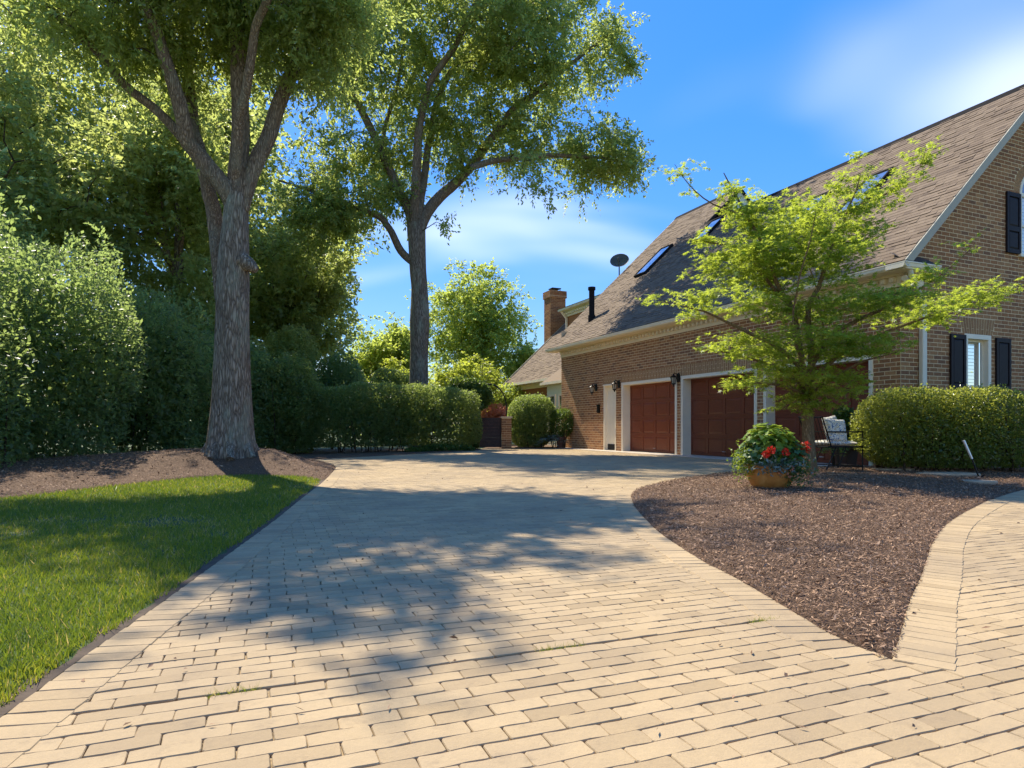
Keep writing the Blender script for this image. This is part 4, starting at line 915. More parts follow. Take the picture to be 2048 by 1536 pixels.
# chimney
ch = MB(); cv, cu = 4.61, 24.95; ch.box(cv - 0.5, cv + 0.5, cu - 0.42, cu + 0.42, 0, 8.5); ch.box(cv - 0.56, cv + 0.56, cu - 0.48, cu + 0.48, 8.5, 8.62); ch.box(cv - 0.53, cv + 0.53, cu - 0.45, cu + 0.45, 8.62, 8.92)
chim = part('chimney', ch, 'mortar')
mb = MB(); z = 0.0
for r in range(98):
    z0 = 4.4 + r * BRH * 0.5 if False else r * 0.0905
    if z0 < 4.5 or z0 > 8.42: continue
    for face in range(4):
        w = (0.5 if face in (0, 2) else 0.42); n = int(2 * w / 0.25)
        for k in range(n + 1):
            a = -w + k * 2 * w / n - (w / n if r % 2 else 0); b_ = a + 2 * w / n; a = max(a, -w); b_ = min(b_, w)
            if b_ - a < 0.04: continue
            a += .006; b_ -= .006
            if face == 0: mb.box(cv + a, cv + b_, cu - 0.43, cu - 0.42, z0 + .006, z0 + .0845)
            elif face == 1: mb.box(cv - 0.51, cv - 0.5, cu + a, cu + b_, z0 + .006, z0 + .0845)
for zz0 in (8.51, 8.63, 8.72, 8.82):
    for k in range(4):
        mb.box(cv - 0.56 + k * 0.28, cv - 0.56 + k * 0.28 + 0.268, cu - 0.49, cu - 0.47, zz0, zz0 + 0.08); mb.box(cv - 0.57, cv - 0.55, cu - 0.48 + k * 0.24, cu - 0.48 + k * 0.24 + 0.228, zz0, zz0 + 0.08)
tag(mb.build('chimney_bricks', 'brick', chim), kind='stuff')
cc = MB(); cc.box(cv - 0.3, cv + 0.3, cu - 0.26, cu + 0.26, 9.08, 9.12)
for sx_ in (-0.25, 0.25):
    for sy_ in (-0.2, 0.2): cc.box(cv + sx_ - 0.015, cv + sx_ + 0.015, cu + sy_ - 0.015, cu + sy_ + 0.015, 8.92, 9.08)
cc.build('chimney_cap', 'dark_pipe', chim)
# corner floodlight
fl = MB(); fl.tube([(-0.02, -0.16, ZB + 0.23), (-0.06, -0.2, ZB + 0.16)], 0.045, 10); fl.tube([(-0.06, -0.2, ZB + 0.17), (-0.2, -0.22, ZB + 0.08)], [0.03, 0.065], 10); fl.tube([(-0.06, -0.2, ZB + 0.17), (0.06, -0.30, ZB + 0.08)], [0.03, 0.065], 10)
part('flood_light', fl, 'sash_paint', smooth=True)

# ------------------------------------------------------------------ fixtures on the house (things of their own)
def lantern(u, zc, label):
    p = hw(-0.012, u, zc); t = thing('wall_lantern', label, 'lantern', p, HROT, 'wall lanterns along the garage')
    b = MB(); b.prism([(-0.06, -0.12), (0.06, -0.12), (0.075, 0.0), (0.06, 0.12), (0, 0.17), (-0.06, 0.12), (-0.075, 0.0)], 'x', -0.03, 0.0)
    b.tube([(-0.02, 0, 0.05), (-0.09, 0, 0.14), (-0.17, 0, 0.16), (-0.20, 0, 0.11)], 0.014, 6); b.tube([(-0.02, 0, -0.06), (-0.07, 0, -0.02), (-0.06, 0, 0.06), (-0.1, 0, 0.10)], 0.01, 6)
    b.build('bracket', 'black_metal', t, smooth=True)
    c = MB(); cx = -0.20
    for k in range(6):
        a = k * math.pi / 3; c.tube([(cx + 0.095 * math.cos(a), 0.095 * math.sin(a), 0.02), (cx + 0.062 * math.cos(a), 0.062 * math.sin(a), -0.17)], 0.009, 5)
    c.lathe([(0.11, 0.015), (0.115, 0.03), (0.08, 0.06), (0.035, 0.085), (0.03, 0.11), (0.012, 0.125)], 12, (cx, 0, 0)); c.lathe([(0.068, -0.165), (0.072, -0.185), (0.035, -0.21), (0.02, -0.235), (0.026, -0.25), (0.006, -0.275)], 12, (cx, 0, 0))
    c.build('cage', 'black_metal', t, smooth=True)
    MB().lathe([(0.053, -0.168), (0.085, 0.018)], 6, (cx, 0, 0)).build('glass', 'lantern_glass', t)
lantern(12.36, 2.39, 'black wall lantern farthest left, on bare brick left of the white door')
lantern(10.76, 2.42, 'black wall lantern between the white side door and the first red garage door')
lantern(7.335, 2.42, 'black wall lantern on the brick strip between the two visible red garage doors')
p = hw(-0.01, 12.17, 1.55); t = thing('wall_box', 'small dark box on the brick wall left of the white door', 'intercom', p, HROT)
MB().box(-0.06, 0, -0.075, 0.075, -0.13, 0.13).build('case', 'black_metal', t, bevel=0.012); MB().prism([(-0.09, 0.13), (0.09, 0.13), (0.06, 0.19), (-0.06, 0.19)], 'x', -0.075, 0.0).build('hood', 'black_metal', t)
# satellite dish on the far rake
p = np.array(hw(3.35, 15.95, roofz(3.35) + 0.05)); t = thing('satellite_dish', 'dark grey satellite dish on the far edge of the roof', 'satellite dish', p)
dn_ = Vector((-0.25, -0.80, 0.42)).normalized(); up_ = Vector((0, 0, 1)); sx_ = dn_.cross(up_).normalized(); ty_ = sx_.cross(dn_)
dd = MB(); vs = []; seg = 24; c0 = Vector((0.0, 0.05, 0.62)); prof = [(0.0, -0.09), (0.15, -0.08), (0.30, -0.045), (0.40, 0.0), (0.405, -0.012), (0.30, -0.06), (0.15, -0.095), (0.0, -0.105)]
for r_, h_ in prof:
    for k in range(seg):
        a = 2 * math.pi * k / seg; vs.append(c0 + sx_ * (r_ * 1.08 * math.cos(a)) + ty_ * (r_ * 0.95 * math.sin(a)) + dn_ * h_)
dd.add(vs, [(i * seg + k, i * seg + (k + 1) % seg, (i + 1) * seg + (k + 1) % seg, (i + 1) * seg + k) for i in range(len(prof) - 1) for k in range(seg)]); dd.build('reflector', 'dish_grey', t, smooth=True)
am = MB(); am.tube([(0, 0.1, -0.2), (0, 0.12, 0.3), tuple(c0 - dn_ * 0.1)], 0.028, 8); am.build('mast', 'dark_pipe', t)
am = MB(); am.tube([tuple(c0 - ty_ * 0.36), tuple(c0 - ty_ * 0.30 + dn_ * 0.40)], 0.014, 6); am.tube([tuple(c0 - ty_ * 0.30 + dn_ * 0.36), tuple(c0 - ty_ * 0.22 + dn_ * 0.44)], 0.045, 8); am.build('feed_arm', 'dish_grey', t)

# ------------------------------------------------------------------ foliage
def unit(v): return v / np.maximum(np.linalg.norm(v, axis=-1, keepdims=True), 1e-9)
def leaf_mesh(P, D, L, Wd, fold=0.25, seed=0):
    """folded two-triangle leaves: P base points, D directions, L lengths, Wd half widths"""
    r = np.random.default_rng(seed); n = len(P); D = unit(D); up = unit(r.normal(size=(n, 3)) * 0.7 + np.array([0, 0, 1.0])); S = unit(np.cross(D, up)); U = np.cross(S, D)
    mid = P + D * (L * 0.48)[:, None]; lift = U * (Wd * fold)[:, None]
    V = np.stack([P, mid + S * Wd[:, None] + lift, P + D * L[:, None], mid - S * Wd[:, None] + lift], 1).reshape(-1, 3)
    o = np.arange(n)[:, None] * 4; return V, np.vstack([o + [0, 1, 2], o + [0, 2, 3]])
STAR_A = np.radians([-112, -80, -52, -24, 0, 24, 52, 80, 112]); STAR_R = np.array([0.66, 0.26, 0.95, 0.32, 1.05, 0.32, 0.95, 0.26, 0.66])
def star_mesh(P, D, L, seed=0, zbias=1.6):
    r = np.random.default_rng(seed); n = len(P); D = unit(D); up = unit(r.normal(size=(n, 3)) * 0.6 + np.array([0, 0, zbias])); S = unit(np.cross(D, up)); U = np.cross(S, D)
    c = P + D * (L * 0.28)[:, None]; V = [c]
    for a, q in zip(STAR_A, STAR_R): V.append(c + (D * math.cos(a) + S * math.sin(a) - U * 0.18 * q) * (L * 0.72 * q)[:, None])
    V = np.stack(V, 1).reshape(-1, 3); o = np.arange(n)[:, None] * 10; F = [o + [0, 2 * k + 1 - (0 if k == 0 else 1) if False else i, i + 1, i + 1] for k, i in enumerate([])]
    T = [(0, i, i + 1) for i in range(1, 9)]
    return V, np.vstack([o + np.array(tt) for tt in T]), 8
def tint_mix(n, base, r, spread=0.2): return np.clip(base + r.normal(0, spread, n), 0, 1)
def sample_blobs(blobs, n, r, shell=0.0):
    B = np.array(blobs, float); w = (B[:, 3] * B[:, 4] * B[:, 5]) ** 0.72; i = r.choice(len(B), n, p=w / w.sum()); d = unit(r.normal(size=(n, 3))); rad = r.random(n) ** (1 / 3)
    if shell: rad = 1 - (1 - rad) * (1 - shell)
    return B[i, :3] + d * rad[:, None] * B[i, 3:6]
def pb(cx, cy, rx, ry, Y, dY): c = px(cx, cy, Y); return (c[0], c[1], c[2], rx / FPX * Y, dY, ry / FPX * Y)
def make_tree(name, label, base, trunk, limbs, blobs, nclus, lpc, Rc, LL, LW, leaf, seed, bark='oak_bark', lbark='limb_bark', flat=1.0, droop=0.25, star=False, trunk_wob=0.10, trunk_seg=28, twig_r=0.035, group=None, cat='tree', shell=0.0, ntw=12, extra=None, far_keep=None):
    r = np.random.default_rng(seed); base = np.array(base, float); t = thing(name, label, cat, base, 0, group)
    tp = smooth_line(np.array([list(p[:3]) for p in trunk]), 0.22); s = np.linspace(0, 1, len(tp)); tr = np.interp(s, np.linspace(0, 1, len(trunk)), [p[3] for p in trunk])
    b = MB(); b.tube(tp - base, tr, trunk_seg, True, trunk_wob, seed); b.build('trunk', bark, t, smooth=True)
    nodes = [tp[len(tp) // 2:]]; 
    for lb in limbs:
        lp = smooth_line(np.array([list(p[:3]) for p in lb]), 0.2); lr = np.interp(np.linspace(0, 1, len(lp)), np.linspace(0, 1, len(lb)), [p[3] for p in lb])
        lp = lp + np.cumsum(r.normal(0, 0.008, lp.shape), 0) * np.minimum(np.arange(len(lp)) / 6, 1)[:, None]
        MB().tube(lp - base, lr, 12, True, 0.06, seed).build('limb', lbark, t, smooth=True); nodes.append(lp[2:])
    nodes = np.vstack(nodes); C = sample_blobs(blobs, nclus, r, shell)
    if extra: C = np.vstack([C, sample_blobs(extra[0], extra[1], r, shell)])
    d0 = np.array([np.min(np.linalg.norm(nodes - c, axis=1)) for c in C]); tw = MB()
    for i in np.argsort(d0):
        c = C[i]; dd_ = np.linalg.norm(nodes - c, axis=1) + 0.35 * np.maximum(nodes[:, 2] - c[2], 0); k = int(np.argmin(dd_)); a = nodes[k]; L = np.linalg.norm(c - a)
        if L < 0.12: continue
        m1 = a + (c - a) * 0.35 + r.normal(0, 0.06, 3) * L + np.array([0, 0, 0.10 * L]); m2 = a + (c - a) * 0.7 + r.normal(0, 0.05, 3) * L + np.array([0, 0, 0.06 * L])
        pts = np.array([a, m1, m2, c]); r0 = min(twig_r, 0.010 + 0.012 * L) * (twig_r / 0.035)
        tw.tube(pts - base, [r0, r0 * 0.75, r0 * 0.5, r0 * 0.22], 5, False); nodes = np.vstack([nodes, [m1, m2, c]])
    if tw.v: tag(tw.build('branches', 'twig_bark' if not star else 'maple_bark', t, smooth=True), kind='stuff')
    # leaves on short twigs round each cluster centre
    n = len(C); Rr = Rc * r.uniform(0.65, 1.3, n); ct = r.normal(0, 0.16, n)
    td = unit(r.normal(size=(n, ntw, 3)) * np.array([1, 1, flat]) + np.array([0, 0, 0.1])); ts = C[:, None, :] + r.normal(0, 0.28, (n, ntw, 3)) * Rr[:, None, None] * np.array([1, 1, flat])
    nl = lpc // ntw; u = r.random((n, ntw, nl)) ** 0.8
    P = ts[:, :, None, :] + td[:, :, None, :] * (u * Rr[:, None, None])[..., None] + r.normal(0, 0.045 * Rc, (n, ntw, nl, 3))
    P[..., 2] -= droop * (u ** 2) * Rr[:, None, None] * 0.8
    D = td[:, :, None, :] * 0.7 + unit(r.normal(size=(n, ntw, nl, 3))) * np.array([1, 1, 0.8 * flat]) * 0.9; D[..., 2] -= droop
    P = P.reshape(-1, 3); D = D.reshape(-1, 3); m = len(P); big = np.ones(m)
    if extra:
        k0 = (n - extra[1]) * ntw * nl; big[k0:] = 1.75; kp = np.ones(m, bool); kp[k0:] = r.random(m - k0) < 0.55; P = P[kp]; D = D[kp]; big = big[kp]; ct = np.repeat(ct, ntw * nl)[kp]; m = len(P)
    else: ct = np.repeat(ct, ntw * nl)
    tn = np.clip(0.45 + ct + r.normal(0, 0.2, m), 0, 1)
    Ls = LL * r.uniform(0.65, 1.25, m) * big
    if star: V, F, k = star_mesh(P - base, D, Ls, seed); T = np.tile(tn, k)
    else: V, F = leaf_mesh(P - base, D, Ls, Ls * LW * r.uniform(0.8, 1.2, m), 0.3, seed); T = np.tile(tn, 2)
    np_obj('crown', V, F, leaf, t, T)
    return t
def make_shrub(name, label, cat, c, half, n, LL, LW, leaf, seed, p=2.6, depth=0.22, rough=0.10, rz=0.0, stems=6, core=0.80, group=None, zmin=0.05, uplift=0.5, gap=0.0, nscale=1.0):
    """leafy mass: leaves in a noisy shell of a superellipsoid, stems below, dense inner foliage"""
    r = np.random.default_rng(seed); c = np.array(c, float); h = np.array(half, float); base = np.array([c[0], c[1], 0.0]); t = thing(name, label, cat, base, rz, group)
    lc = np.array([0, 0, c[2]]); out = []; nn = 0
    while nn < n:
        q = r.uniform(-1.06, 1.06, (n * 3, 3)); f = (np.abs(q) ** p).sum(1) ** (1 / p); W_ = q * h + base + lc
        f = f + rough * snoise(W_, 1.5 * nscale) + rough * 0.7 * snoise(W_ + 31, 4.2 * nscale) + rough * 0.35 * snoise(W_ - 17, 10.0 * nscale)
        ok = (f < 1.0) & (f > 1 - depth) & (r.random(len(q)) < ((f - (1 - depth)) / depth) ** 0.7 + 0.12) & ((q * h + lc)[:, 2] > zmin)
        if gap: ok &= ~((snoise(W_ + 77, 2.2) > 0.55 - gap) & (r.random(len(q)) < 0.7))
        g_ = q[ok]; out.append(g_); nn += len(g_)
    q = np.vstack(out)[:n]; P = q * h + lc; nrm = unit(np.sign(q) * np.abs(q) ** (p - 1) / h)
    D = nrm * 0.55 + unit(r.normal(size=P.shape)) * 0.9 + np.array([0, 0, uplift * 0.35]); L = LL * r.uniform(0.6, 1.25, n)
    V, F = leaf_mesh(P - D / np.linalg.norm(D, axis=1)[:, None] * L[:, None] * 0.5, D, L, L * LW, 0.3, seed)
    sh_n = int(n * 0.05); si = r.integers(0, n, sh_n); si = si[nrm[si, 2] > 0.1]; 
    if len(si): P[si] = P[si] + unit(nrm[si] + np.array([0, 0, 0.8])) * (LL * r.uniform(0.3, 2.0, len(si)))[:, None]; V, F = leaf_mesh(P - D / np.linalg.norm(D, axis=1)[:, None] * L[:, None] * 0.5, D, L, L * LW, 0.3, seed)
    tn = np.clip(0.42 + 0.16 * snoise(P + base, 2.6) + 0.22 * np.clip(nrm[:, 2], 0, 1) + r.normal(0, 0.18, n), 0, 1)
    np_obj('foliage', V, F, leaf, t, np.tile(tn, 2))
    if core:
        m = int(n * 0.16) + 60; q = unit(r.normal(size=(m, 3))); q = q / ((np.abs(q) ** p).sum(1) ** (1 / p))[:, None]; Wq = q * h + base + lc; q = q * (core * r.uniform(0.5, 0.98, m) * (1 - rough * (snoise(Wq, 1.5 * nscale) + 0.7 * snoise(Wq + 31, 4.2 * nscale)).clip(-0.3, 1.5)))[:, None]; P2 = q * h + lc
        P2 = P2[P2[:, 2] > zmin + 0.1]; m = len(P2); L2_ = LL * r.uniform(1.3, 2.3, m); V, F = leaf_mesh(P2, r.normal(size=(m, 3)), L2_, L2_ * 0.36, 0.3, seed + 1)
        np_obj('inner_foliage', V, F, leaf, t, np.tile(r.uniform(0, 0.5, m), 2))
    sm = MB()
    for k in range(stems):
        a = r.uniform(0, 6.28); x, y = r.uniform(-0.7, 0.7) * h[0], r.uniform(-0.7, 0.7) * h[1]; top = c[2] + r.uniform(-0.2, 0.4) * h[2]
        ex, ey = x + r.normal(0, 0.25) * min(h[0], 0.8), y + r.normal(0, 0.25) * min(h[1], 0.8)
        sm.tube([(x, y, -0.05), ((x + ex) / 2 + r.normal(0, .04), (y + ey) / 2, top * 0.5), (ex, ey, top)], [0.022, 0.016, 0.008], 5, False)
    if stems: tag(sm.build('stems', 'twig_bark', t, smooth=True), kind='stuff')
    return t

# ------------------------------------------------------------------ the two oaks
Y1_ = 13.0; K1 = Y1_ / FPX
def L1(pts, dy=0.0): return [(*px(x, y, Y1_ + dy * i / max(len(pts) - 1, 1)), r * 0.85) for i, (x, y, r) in enumerate(pts)]
b1_ = px(463, 902, Y1_); zb = float(mulch_zL(np.array([[b1_[0], b1_[1]]]))[0]) - 0.04
tr1 = [(b1_[0], b1_[1], zb - 0.25, 0.52), (*px(463, 897, Y1_), 0.43), (*px(463, 878, Y1_), 0.375), (*px(464, 845, Y1_), 0.345), (*px(465, 800, Y1_), 0.33), (*px(466, 700, Y1_), 0.315), (*px(467, 600, Y1_), 0.31), (*px(468, 520, Y1_), 0.29), (*px(471, 450, Y1_), 0.25), (*px(474, 385, Y1_), 0.22)]
limbs1 = [
    L1([(466, 410, .20), (449, 375, .20), (398, 312, .175), (375, 285, .165), (363, 230, .15), (340, 156, .14), (312, 70, .12), (289, 20, .11), (262, -60, .09), (230, -170, .06), (205, -290, .03)], -1.2),
    L1([(378, 290, .13), (320, 226, .11), (250, 168, .10), (211, 113, .085), (187, 90, .075), (120, 30, .06), (40, -40, .04)], -0.6),
    L1([(446, 600, .18), (438, 500, .185), (430, 430, .17), (414, 351, .16), (396, 250, .14), (388, 160, .12), (382, 60, .11), (376, -60, .09), (380, -220, .05)], 1.6),
    L1([(474, 400, .24), (476, 351, .21), (480, 254, .19), (471, 117, .175), (466, 39, .16), (460, -80, .13), (452, -230, .08), (450, -380, .03)], 0.3),
    L1([(470, 380, .13), (474, 312, .115), (478, 234, .11), (496, 168, .10), (512, 59, .095), (531, 8, .09), (556, -70, .07), (575, -150, .04)], -1.5),
    L1([(480, 420, .20), (504, 344, .19), (535, 273, .18), (555, 207, .17), (586, 137, .155), (609, 90, .14), (645, 0, .12), (672, -80, .08), (690, -150, .04)], 0.9),
    L1([(430, 370, .09), (380, 230, .08), (345, 120, .075), (330, 60, .07), (300, -30, .06), (290, -150, .03)], 2.0),
]
blobs1 = [pb(260, 60, 130, 70, 12.6, 1.3), pb(160, 30, 110, 60, 12.2, 1.2), pb(350, 130, 60, 60, 13.5, 1.0), pb(480, 60, 70, 90, 13.6, 1.4), pb(610, 90, 80, 80, 13.4, 1.3), pb(560, 10, 130, 60, 13, 2.0), pb(690, 30, 60, 50, 13.2, 1.2), pb(400, 10, 150, 60, 13, 1.5), pb(640, 160, 40, 40, 13.4, .6), pb(385, 220, 20, 30, 13.3, .3), pb(415, 415, 10, 8, 12.6, .15), pb(60, 20, 80, 60, 13, 1.0)]
high1 = [(-6.2, 12.6, 10.9, 1.7, 1.9, 1.5), (-6.6, 14.2, 12.4, 1.7, 1.8, 1.1), (-8.0, 13.0, 11.0, 1.2, 1.3, 1.0), (-4.9, 14.9, 11.5, 1.0, 1.4, 1.2), (-6.2, 11.0, 10.4, 1.2, 0.8, 0.7), (-5.5, 10.6, 10.9, 0.9, 0.7, 0.5), (-3.5, 12.4, 10.8, 0.6, 0.6, 0.4), (-2.7, 15.5, 12.4, 1.0, 0.3, 0.3)]
make_tree('oak_tree', 'large forked oak tree with bare thick trunk in the mulch by the lawn', (b1_[0], b1_[1], zb), tr1, limbs1, blobs1, 310, 204, 0.62, 0.12, 0.18, 'oak_leaf', 21, droop=0.35, trunk_wob=0.07, trunk_seg=36, extra=(high1, 125))
oak1 = bpy.data.objects['oak_tree']
for k, (a, ln) in enumerate(((-2.7, 0.75), (-1.9, 0.62), (-1.2, 0.78), (-0.4, 0.7), (2.9, 0.75), (0.5, 0.6), (-2.2, 0.5))):
    c_, s_ = math.cos(a), math.sin(a); rt_ = MB(); rt_.tube([(0.22 * c_, 0.22 * s_, 0.62), (0.31 * c_, 0.31 * s_, 0.26), (0.36 * c_ + 0.10 * ln * c_, 0.36 * s_ + 0.10 * ln * s_, 0.06), (0.36 * c_ + ln * 0.28 * c_, 0.36 * s_ + ln * 0.28 * s_, -0.10)], [0.07, 0.12, 0.11, 0.08], 10, True, 0.1, k); rt_.build('root_flare', 'oak_bark', oak1, smooth=True)
q_ = [np.array(px(x, y, Y1_ - 0.12)) - np.array(oak1.location) for x, y in ((482, 520), (497, 530), (509, 538), (513, 541))]; MB().tube(q_, [0.16, 0.15, 0.10, 0.06], 12, True, 0.08, 3).build('branch_stub', 'oak_bark', oak1, smooth=True)
Y2_ = 26.0
def L2(pts, dy=0.0): return [(*px(x, y, Y2_ + dy * i / max(len(pts) - 1, 1)), r) for i, (x, y, r) in enumerate(pts)]
b2_ = px(837, 853 + 0.95 * FPX / Y2_, Y2_)
tr2 = [(b2_[0], b2_[1], -0.1, 0.48), (*px(837, 860, Y2_), 0.40), (*px(838, 760, Y2_), 0.375), (*px(840, 660, Y2_), 0.35), (*px(839, 580, Y2_), 0.40), (*px(836, 545, Y2_), 0.33), (*px(834, 500, Y2_), 0.34), (*px(832, 440, Y2_), 0.36)]
limbs2 = [
    L2([(824, 470, .20), (819, 430, .19), (791, 371, .17), (764, 312, .16), (744, 266, .15), (713, 203, .13), (686, 129, .11), (674, 78, .10), (660, 0, .08), (640, -110, .04)], 1.0),
    L2([(828, 450, .20), (828, 400, .19), (830, 351, .18), (834, 273, .17), (842, 215, .15), (858, 156, .13), (881, 121, .12), (905, 86, .10), (924, 43, .08), (960, -40, .06), (1000, -140, .03)], -1.0),
    L2([(838, 460, .24), (854, 426, .23), (881, 394, .21), (920, 359, .19), (944, 332, .18), (975, 289, .16), (1006, 250, .14), (1026, 219, .13), (1069, 187, .11), (1119, 144, .09), (1162, 113, .07), (1225, 65, .04)], 2.5),
    L2([(940, 336, .13), (991, 320, .12), (1049, 312, .105), (1108, 308, .09), (1166, 308, .07), (1225, 312, .05), (1268, 326, .03)], 2.0),
    L2([(832, 530, .16), (803, 504, .15), (776, 457, .13), (756, 434, .12), (709, 418, .10), (666, 398, .085), (600, 375, .06), (550, 360, .03)], -1.2),
    L2([(836, 440, .16), (846, 360, .15), (856, 280, .13), (880, 180, .11), (950, 80, .08), (1030, 0, .06), (1080, -90, .03)], 2.0),
    L2([(760, 310, .09), (772, 250, .08), (800, 150, .07), (810, 50, .06), (812, -60, .03)], 2.0),
]
D2 = 26
blobs2 = [pb(900, 60, 160, 90, D2, 3.0), pb(1060, 70, 120, 80, D2, 2.4), pb(1180, 60, 75, 50, 28.5, 1.8), pb(1235, 105, 45, 45, 28.5, 1.4), pb(1150, 175, 75, 55, 28.5, 1.8), pb(1020, 165, 130, 70, 27.5, 2.8), pb(770, 130, 110, 100, 26.5, 2.6), pb(665, 110, 80, 100, 26, 2.2), pb(870, 230, 90, 70, 26.5, 2.0), pb(770, 320, 80, 60, 27, 1.8), pb(700, 300, 60, 60, 26, 1.5), pb(690, 405, 70, 35, 25, 1.2), pb(640, 340, 55, 70, 25.5, 1.5), pb(1040, 250, 70, 40, 27.5, 1.4), pb(1130, 285, 65, 38, 27.8, 1.6), pb(1205, 300, 70, 45, 28, 1.8), pb(1250, 320, 40, 45, 28, 1.4), pb(1190, 355, 45, 30, 28, 1.2), pb(1075, 400, 28, 45, 24.3, .6), pb(1065, 345, 30, 30, 24.4, .5), pb(917, 430, 20, 32, 25, .4), pb(895, 455, 12, 22, 25, .3), pb(690, 440, 60, 30, 25, 1.0), pb(650, 390, 55, 40, 25, 1.0), pb(740, 400, 40, 40, 25.5, .9), pb(1000, 318, 50, 26, 27.2, .8), pb(1060, 305, 45, 24, 27.4, .8), pb(935, 300, 40, 34, 26.8, .9), pb(640, 455, 50, 50, 24.6, 1.0), pb(600, 420, 45, 60, 24.6, 1.0), pb(705, 470, 30, 50, 25, .8), pb(780, 410, 40, 35, 26, .9), pb(900, 330, 40, 50, 26.5, 1.0), pb(950, 250, 60, 50, 26.5, 1.2),
          pb(930, -50, 220, 60, 26.5, 3.4), pb(720, -30, 120, 60, 26, 2.6), pb(1100, -10, 100, 40, 28, 1.8)]
make_tree('oak_tree', 'tall slender oak tree rising behind the clipped hedge against the sky', (b2_[0], b2_[1], 0), tr2, limbs2, blobs2, 800, 204, 0.78, 0.165, 0.23, 'oak_leaf', 33, droop=0.4, trunk_wob=0.06)
# dead twig under the right limb
# ------------------------------------------------------------------ japanese maple in the island bed
YM = 11.1
def LM(pts, dy=0.0): return [(*px(x, y, YM + dy * i / max(len(pts) - 1, 1)), r) for i, (x, y, r) in enumerate(pts)]
mb_ = px(1621, 957, YM); mz = float(mulch_zR(np.array([[mb_[0], mb_[1]]]))[0]) - 0.02
trm = [(mb_[0], mb_[1], mz, 0.135), (*px(1620, 935, YM), 0.105), (*px(1617, 880, YM), 0.10), (*px(1615, 830, YM), 0.095), (*px(1612, 785, YM), 0.09)]
limbsm = [
    LM([(1612, 800, .06), (1604, 740, .055), (1599, 690, .05), (1588, 620, .045), (1560, 575, .04), (1543, 530, .035), (1518, 475, .03), (1490, 428, .025), (1468, 385, .018), (1438, 330, .008)], 0.3),
    LM([(1613, 800, .065), (1622, 730, .06), (1618, 660, .052), (1618, 612, .048), (1640, 565, .042), (1652, 525, .036), (1668, 478, .03), (1692, 418, .022), (1712, 370, .014), (1720, 320, .006)], -0.3),
    LM([(1622, 735, .045), (1660, 675, .04), (1720, 640, .035), (1790, 612, .03), (1850, 580, .024), (1905, 542, .016), (1950, 500, .01), (1966, 470, .004)], -0.9),
    LM([(1620, 760, .045), (1690, 700, .04), (1780, 655, .03), (1860, 628, .024), (1930, 602, .016), (2000, 575, .01), (2032, 550, .004)], 0.6),
    LM([(1604, 740, .04), (1560, 695, .036), (1500, 660, .03), (1420, 625, .022), (1350, 603, .014), (1300, 598, .005)], -0.8),
    LM([(1590, 620, .035), (1545, 575, .03), (1480, 500, .024), (1410, 480, .014), (1358, 476, .005)], 0.8),
    LM([(1492, 432, .018), (1425, 408, .013), (1382, 378, .009), (1345, 328, .004)], 0.2),
    LM([(1690, 422, .018), (1745, 400, .014), (1802, 368, .010), (1838, 330, .007), (1848, 296, .003)], 0.2),
    LM([(1606, 770, .035), (1555, 735, .03), (1490, 715, .022), (1430, 700, .014), (1405, 690, .006)], 1.0),
    LM([(1610, 790, .03), (1560, 770, .024), (1500, 765, .016), (1430, 778, .007)], -1.0),
    LM([(1618, 790, .03), (1670, 755, .025), (1730, 720, .016), (1800, 700, .008)], -1.2),
    LM([(1614, 790, .03), (1610, 730, .025), (1590, 660, .02), (1600, 560, .016), (1625, 480, .01), (1640, 400, .005)], -1.6),
    LM([(1614, 790, .03), (1625, 740, .025), (1650, 690, .02), (1640, 600, .016), (1600, 480, .01), (1580, 410, .005)], 1.6),
]
blobsm = [pb(1600, 520, 140, 60, 11.1, 1.3), pb(1490, 530, 95, 45, 11.3, .9), pb(1430, 608, 80, 22, 10.4, .7), pb(1340, 600, 45, 14, 10.3, .4), pb(1400, 480, 45, 12, 11.8, .4), pb(1500, 440, 55, 30, 11.3, .6), pb(1465, 390, 35, 32, 11.3, .4), pb(1352, 335, 14, 18, 11.3, .15), pb(1380, 380, 14, 10, 11.3, .15), pb(1435, 325, 10, 18, 11.3, .12), pb(1445, 355, 20, 14, 11.3, .2), pb(1570, 440, 80, 40, 11.2, .8), pb(1690, 450, 60, 40, 10.9, .7), pb(1695, 340, 36, 45, 10.9, .35), pb(1730, 395, 55, 28, 11.1, .4), pb(1800, 370, 35, 22, 11.2, .3), pb(1842, 315, 16, 30, 11.3, .15), pb(1850, 350, 20, 10, 11.3, .15), pb(1640, 610, 150, 30, 11, 1.3), pb(1770, 610, 95, 26, 10.6, .8), pb(1860, 625, 85, 20, 11.4, .7), pb(1960, 592, 60, 20, 11.6, .5), pb(2010, 565, 26, 18, 11.6, .3), pb(1890, 550, 45, 16, 10.4, .4), pb(1940, 505, 24, 22, 10.3, .25), pb(1600, 690, 150, 32, 11, 1.5), pb(1470, 690, 55, 20, 11.4, .7), pb(1720, 695, 80, 24, 10.5, .8), pb(1560, 745, 95, 24, 10.8, 1.1), pb(1660, 770, 60, 28, 10.8, .8), pb(1475, 768, 42, 9, 10.2, .4), pb(1600, 805, 50, 20, 11.0, .6), pb(1655, 815, 22, 12, 10.9, .4), pb(1775, 695, 45, 18, 10.2, .4), pb(1610, 430, 50, 40, 9.9, .4)]
make_tree('maple_tree', 'small airy japanese maple with lime green leaves in the mulch island', (mb_[0], mb_[1], mz), trm, limbsm, blobsm, 700, 60, 0.27, 0.085, 0.3, 'maple_leaf', 45, bark='maple_bark', lbark='maple_bark', flat=0.24, droop=0.10, star=True, trunk_wob=0.03, trunk_seg=16, twig_r=0.011, ntw=6)

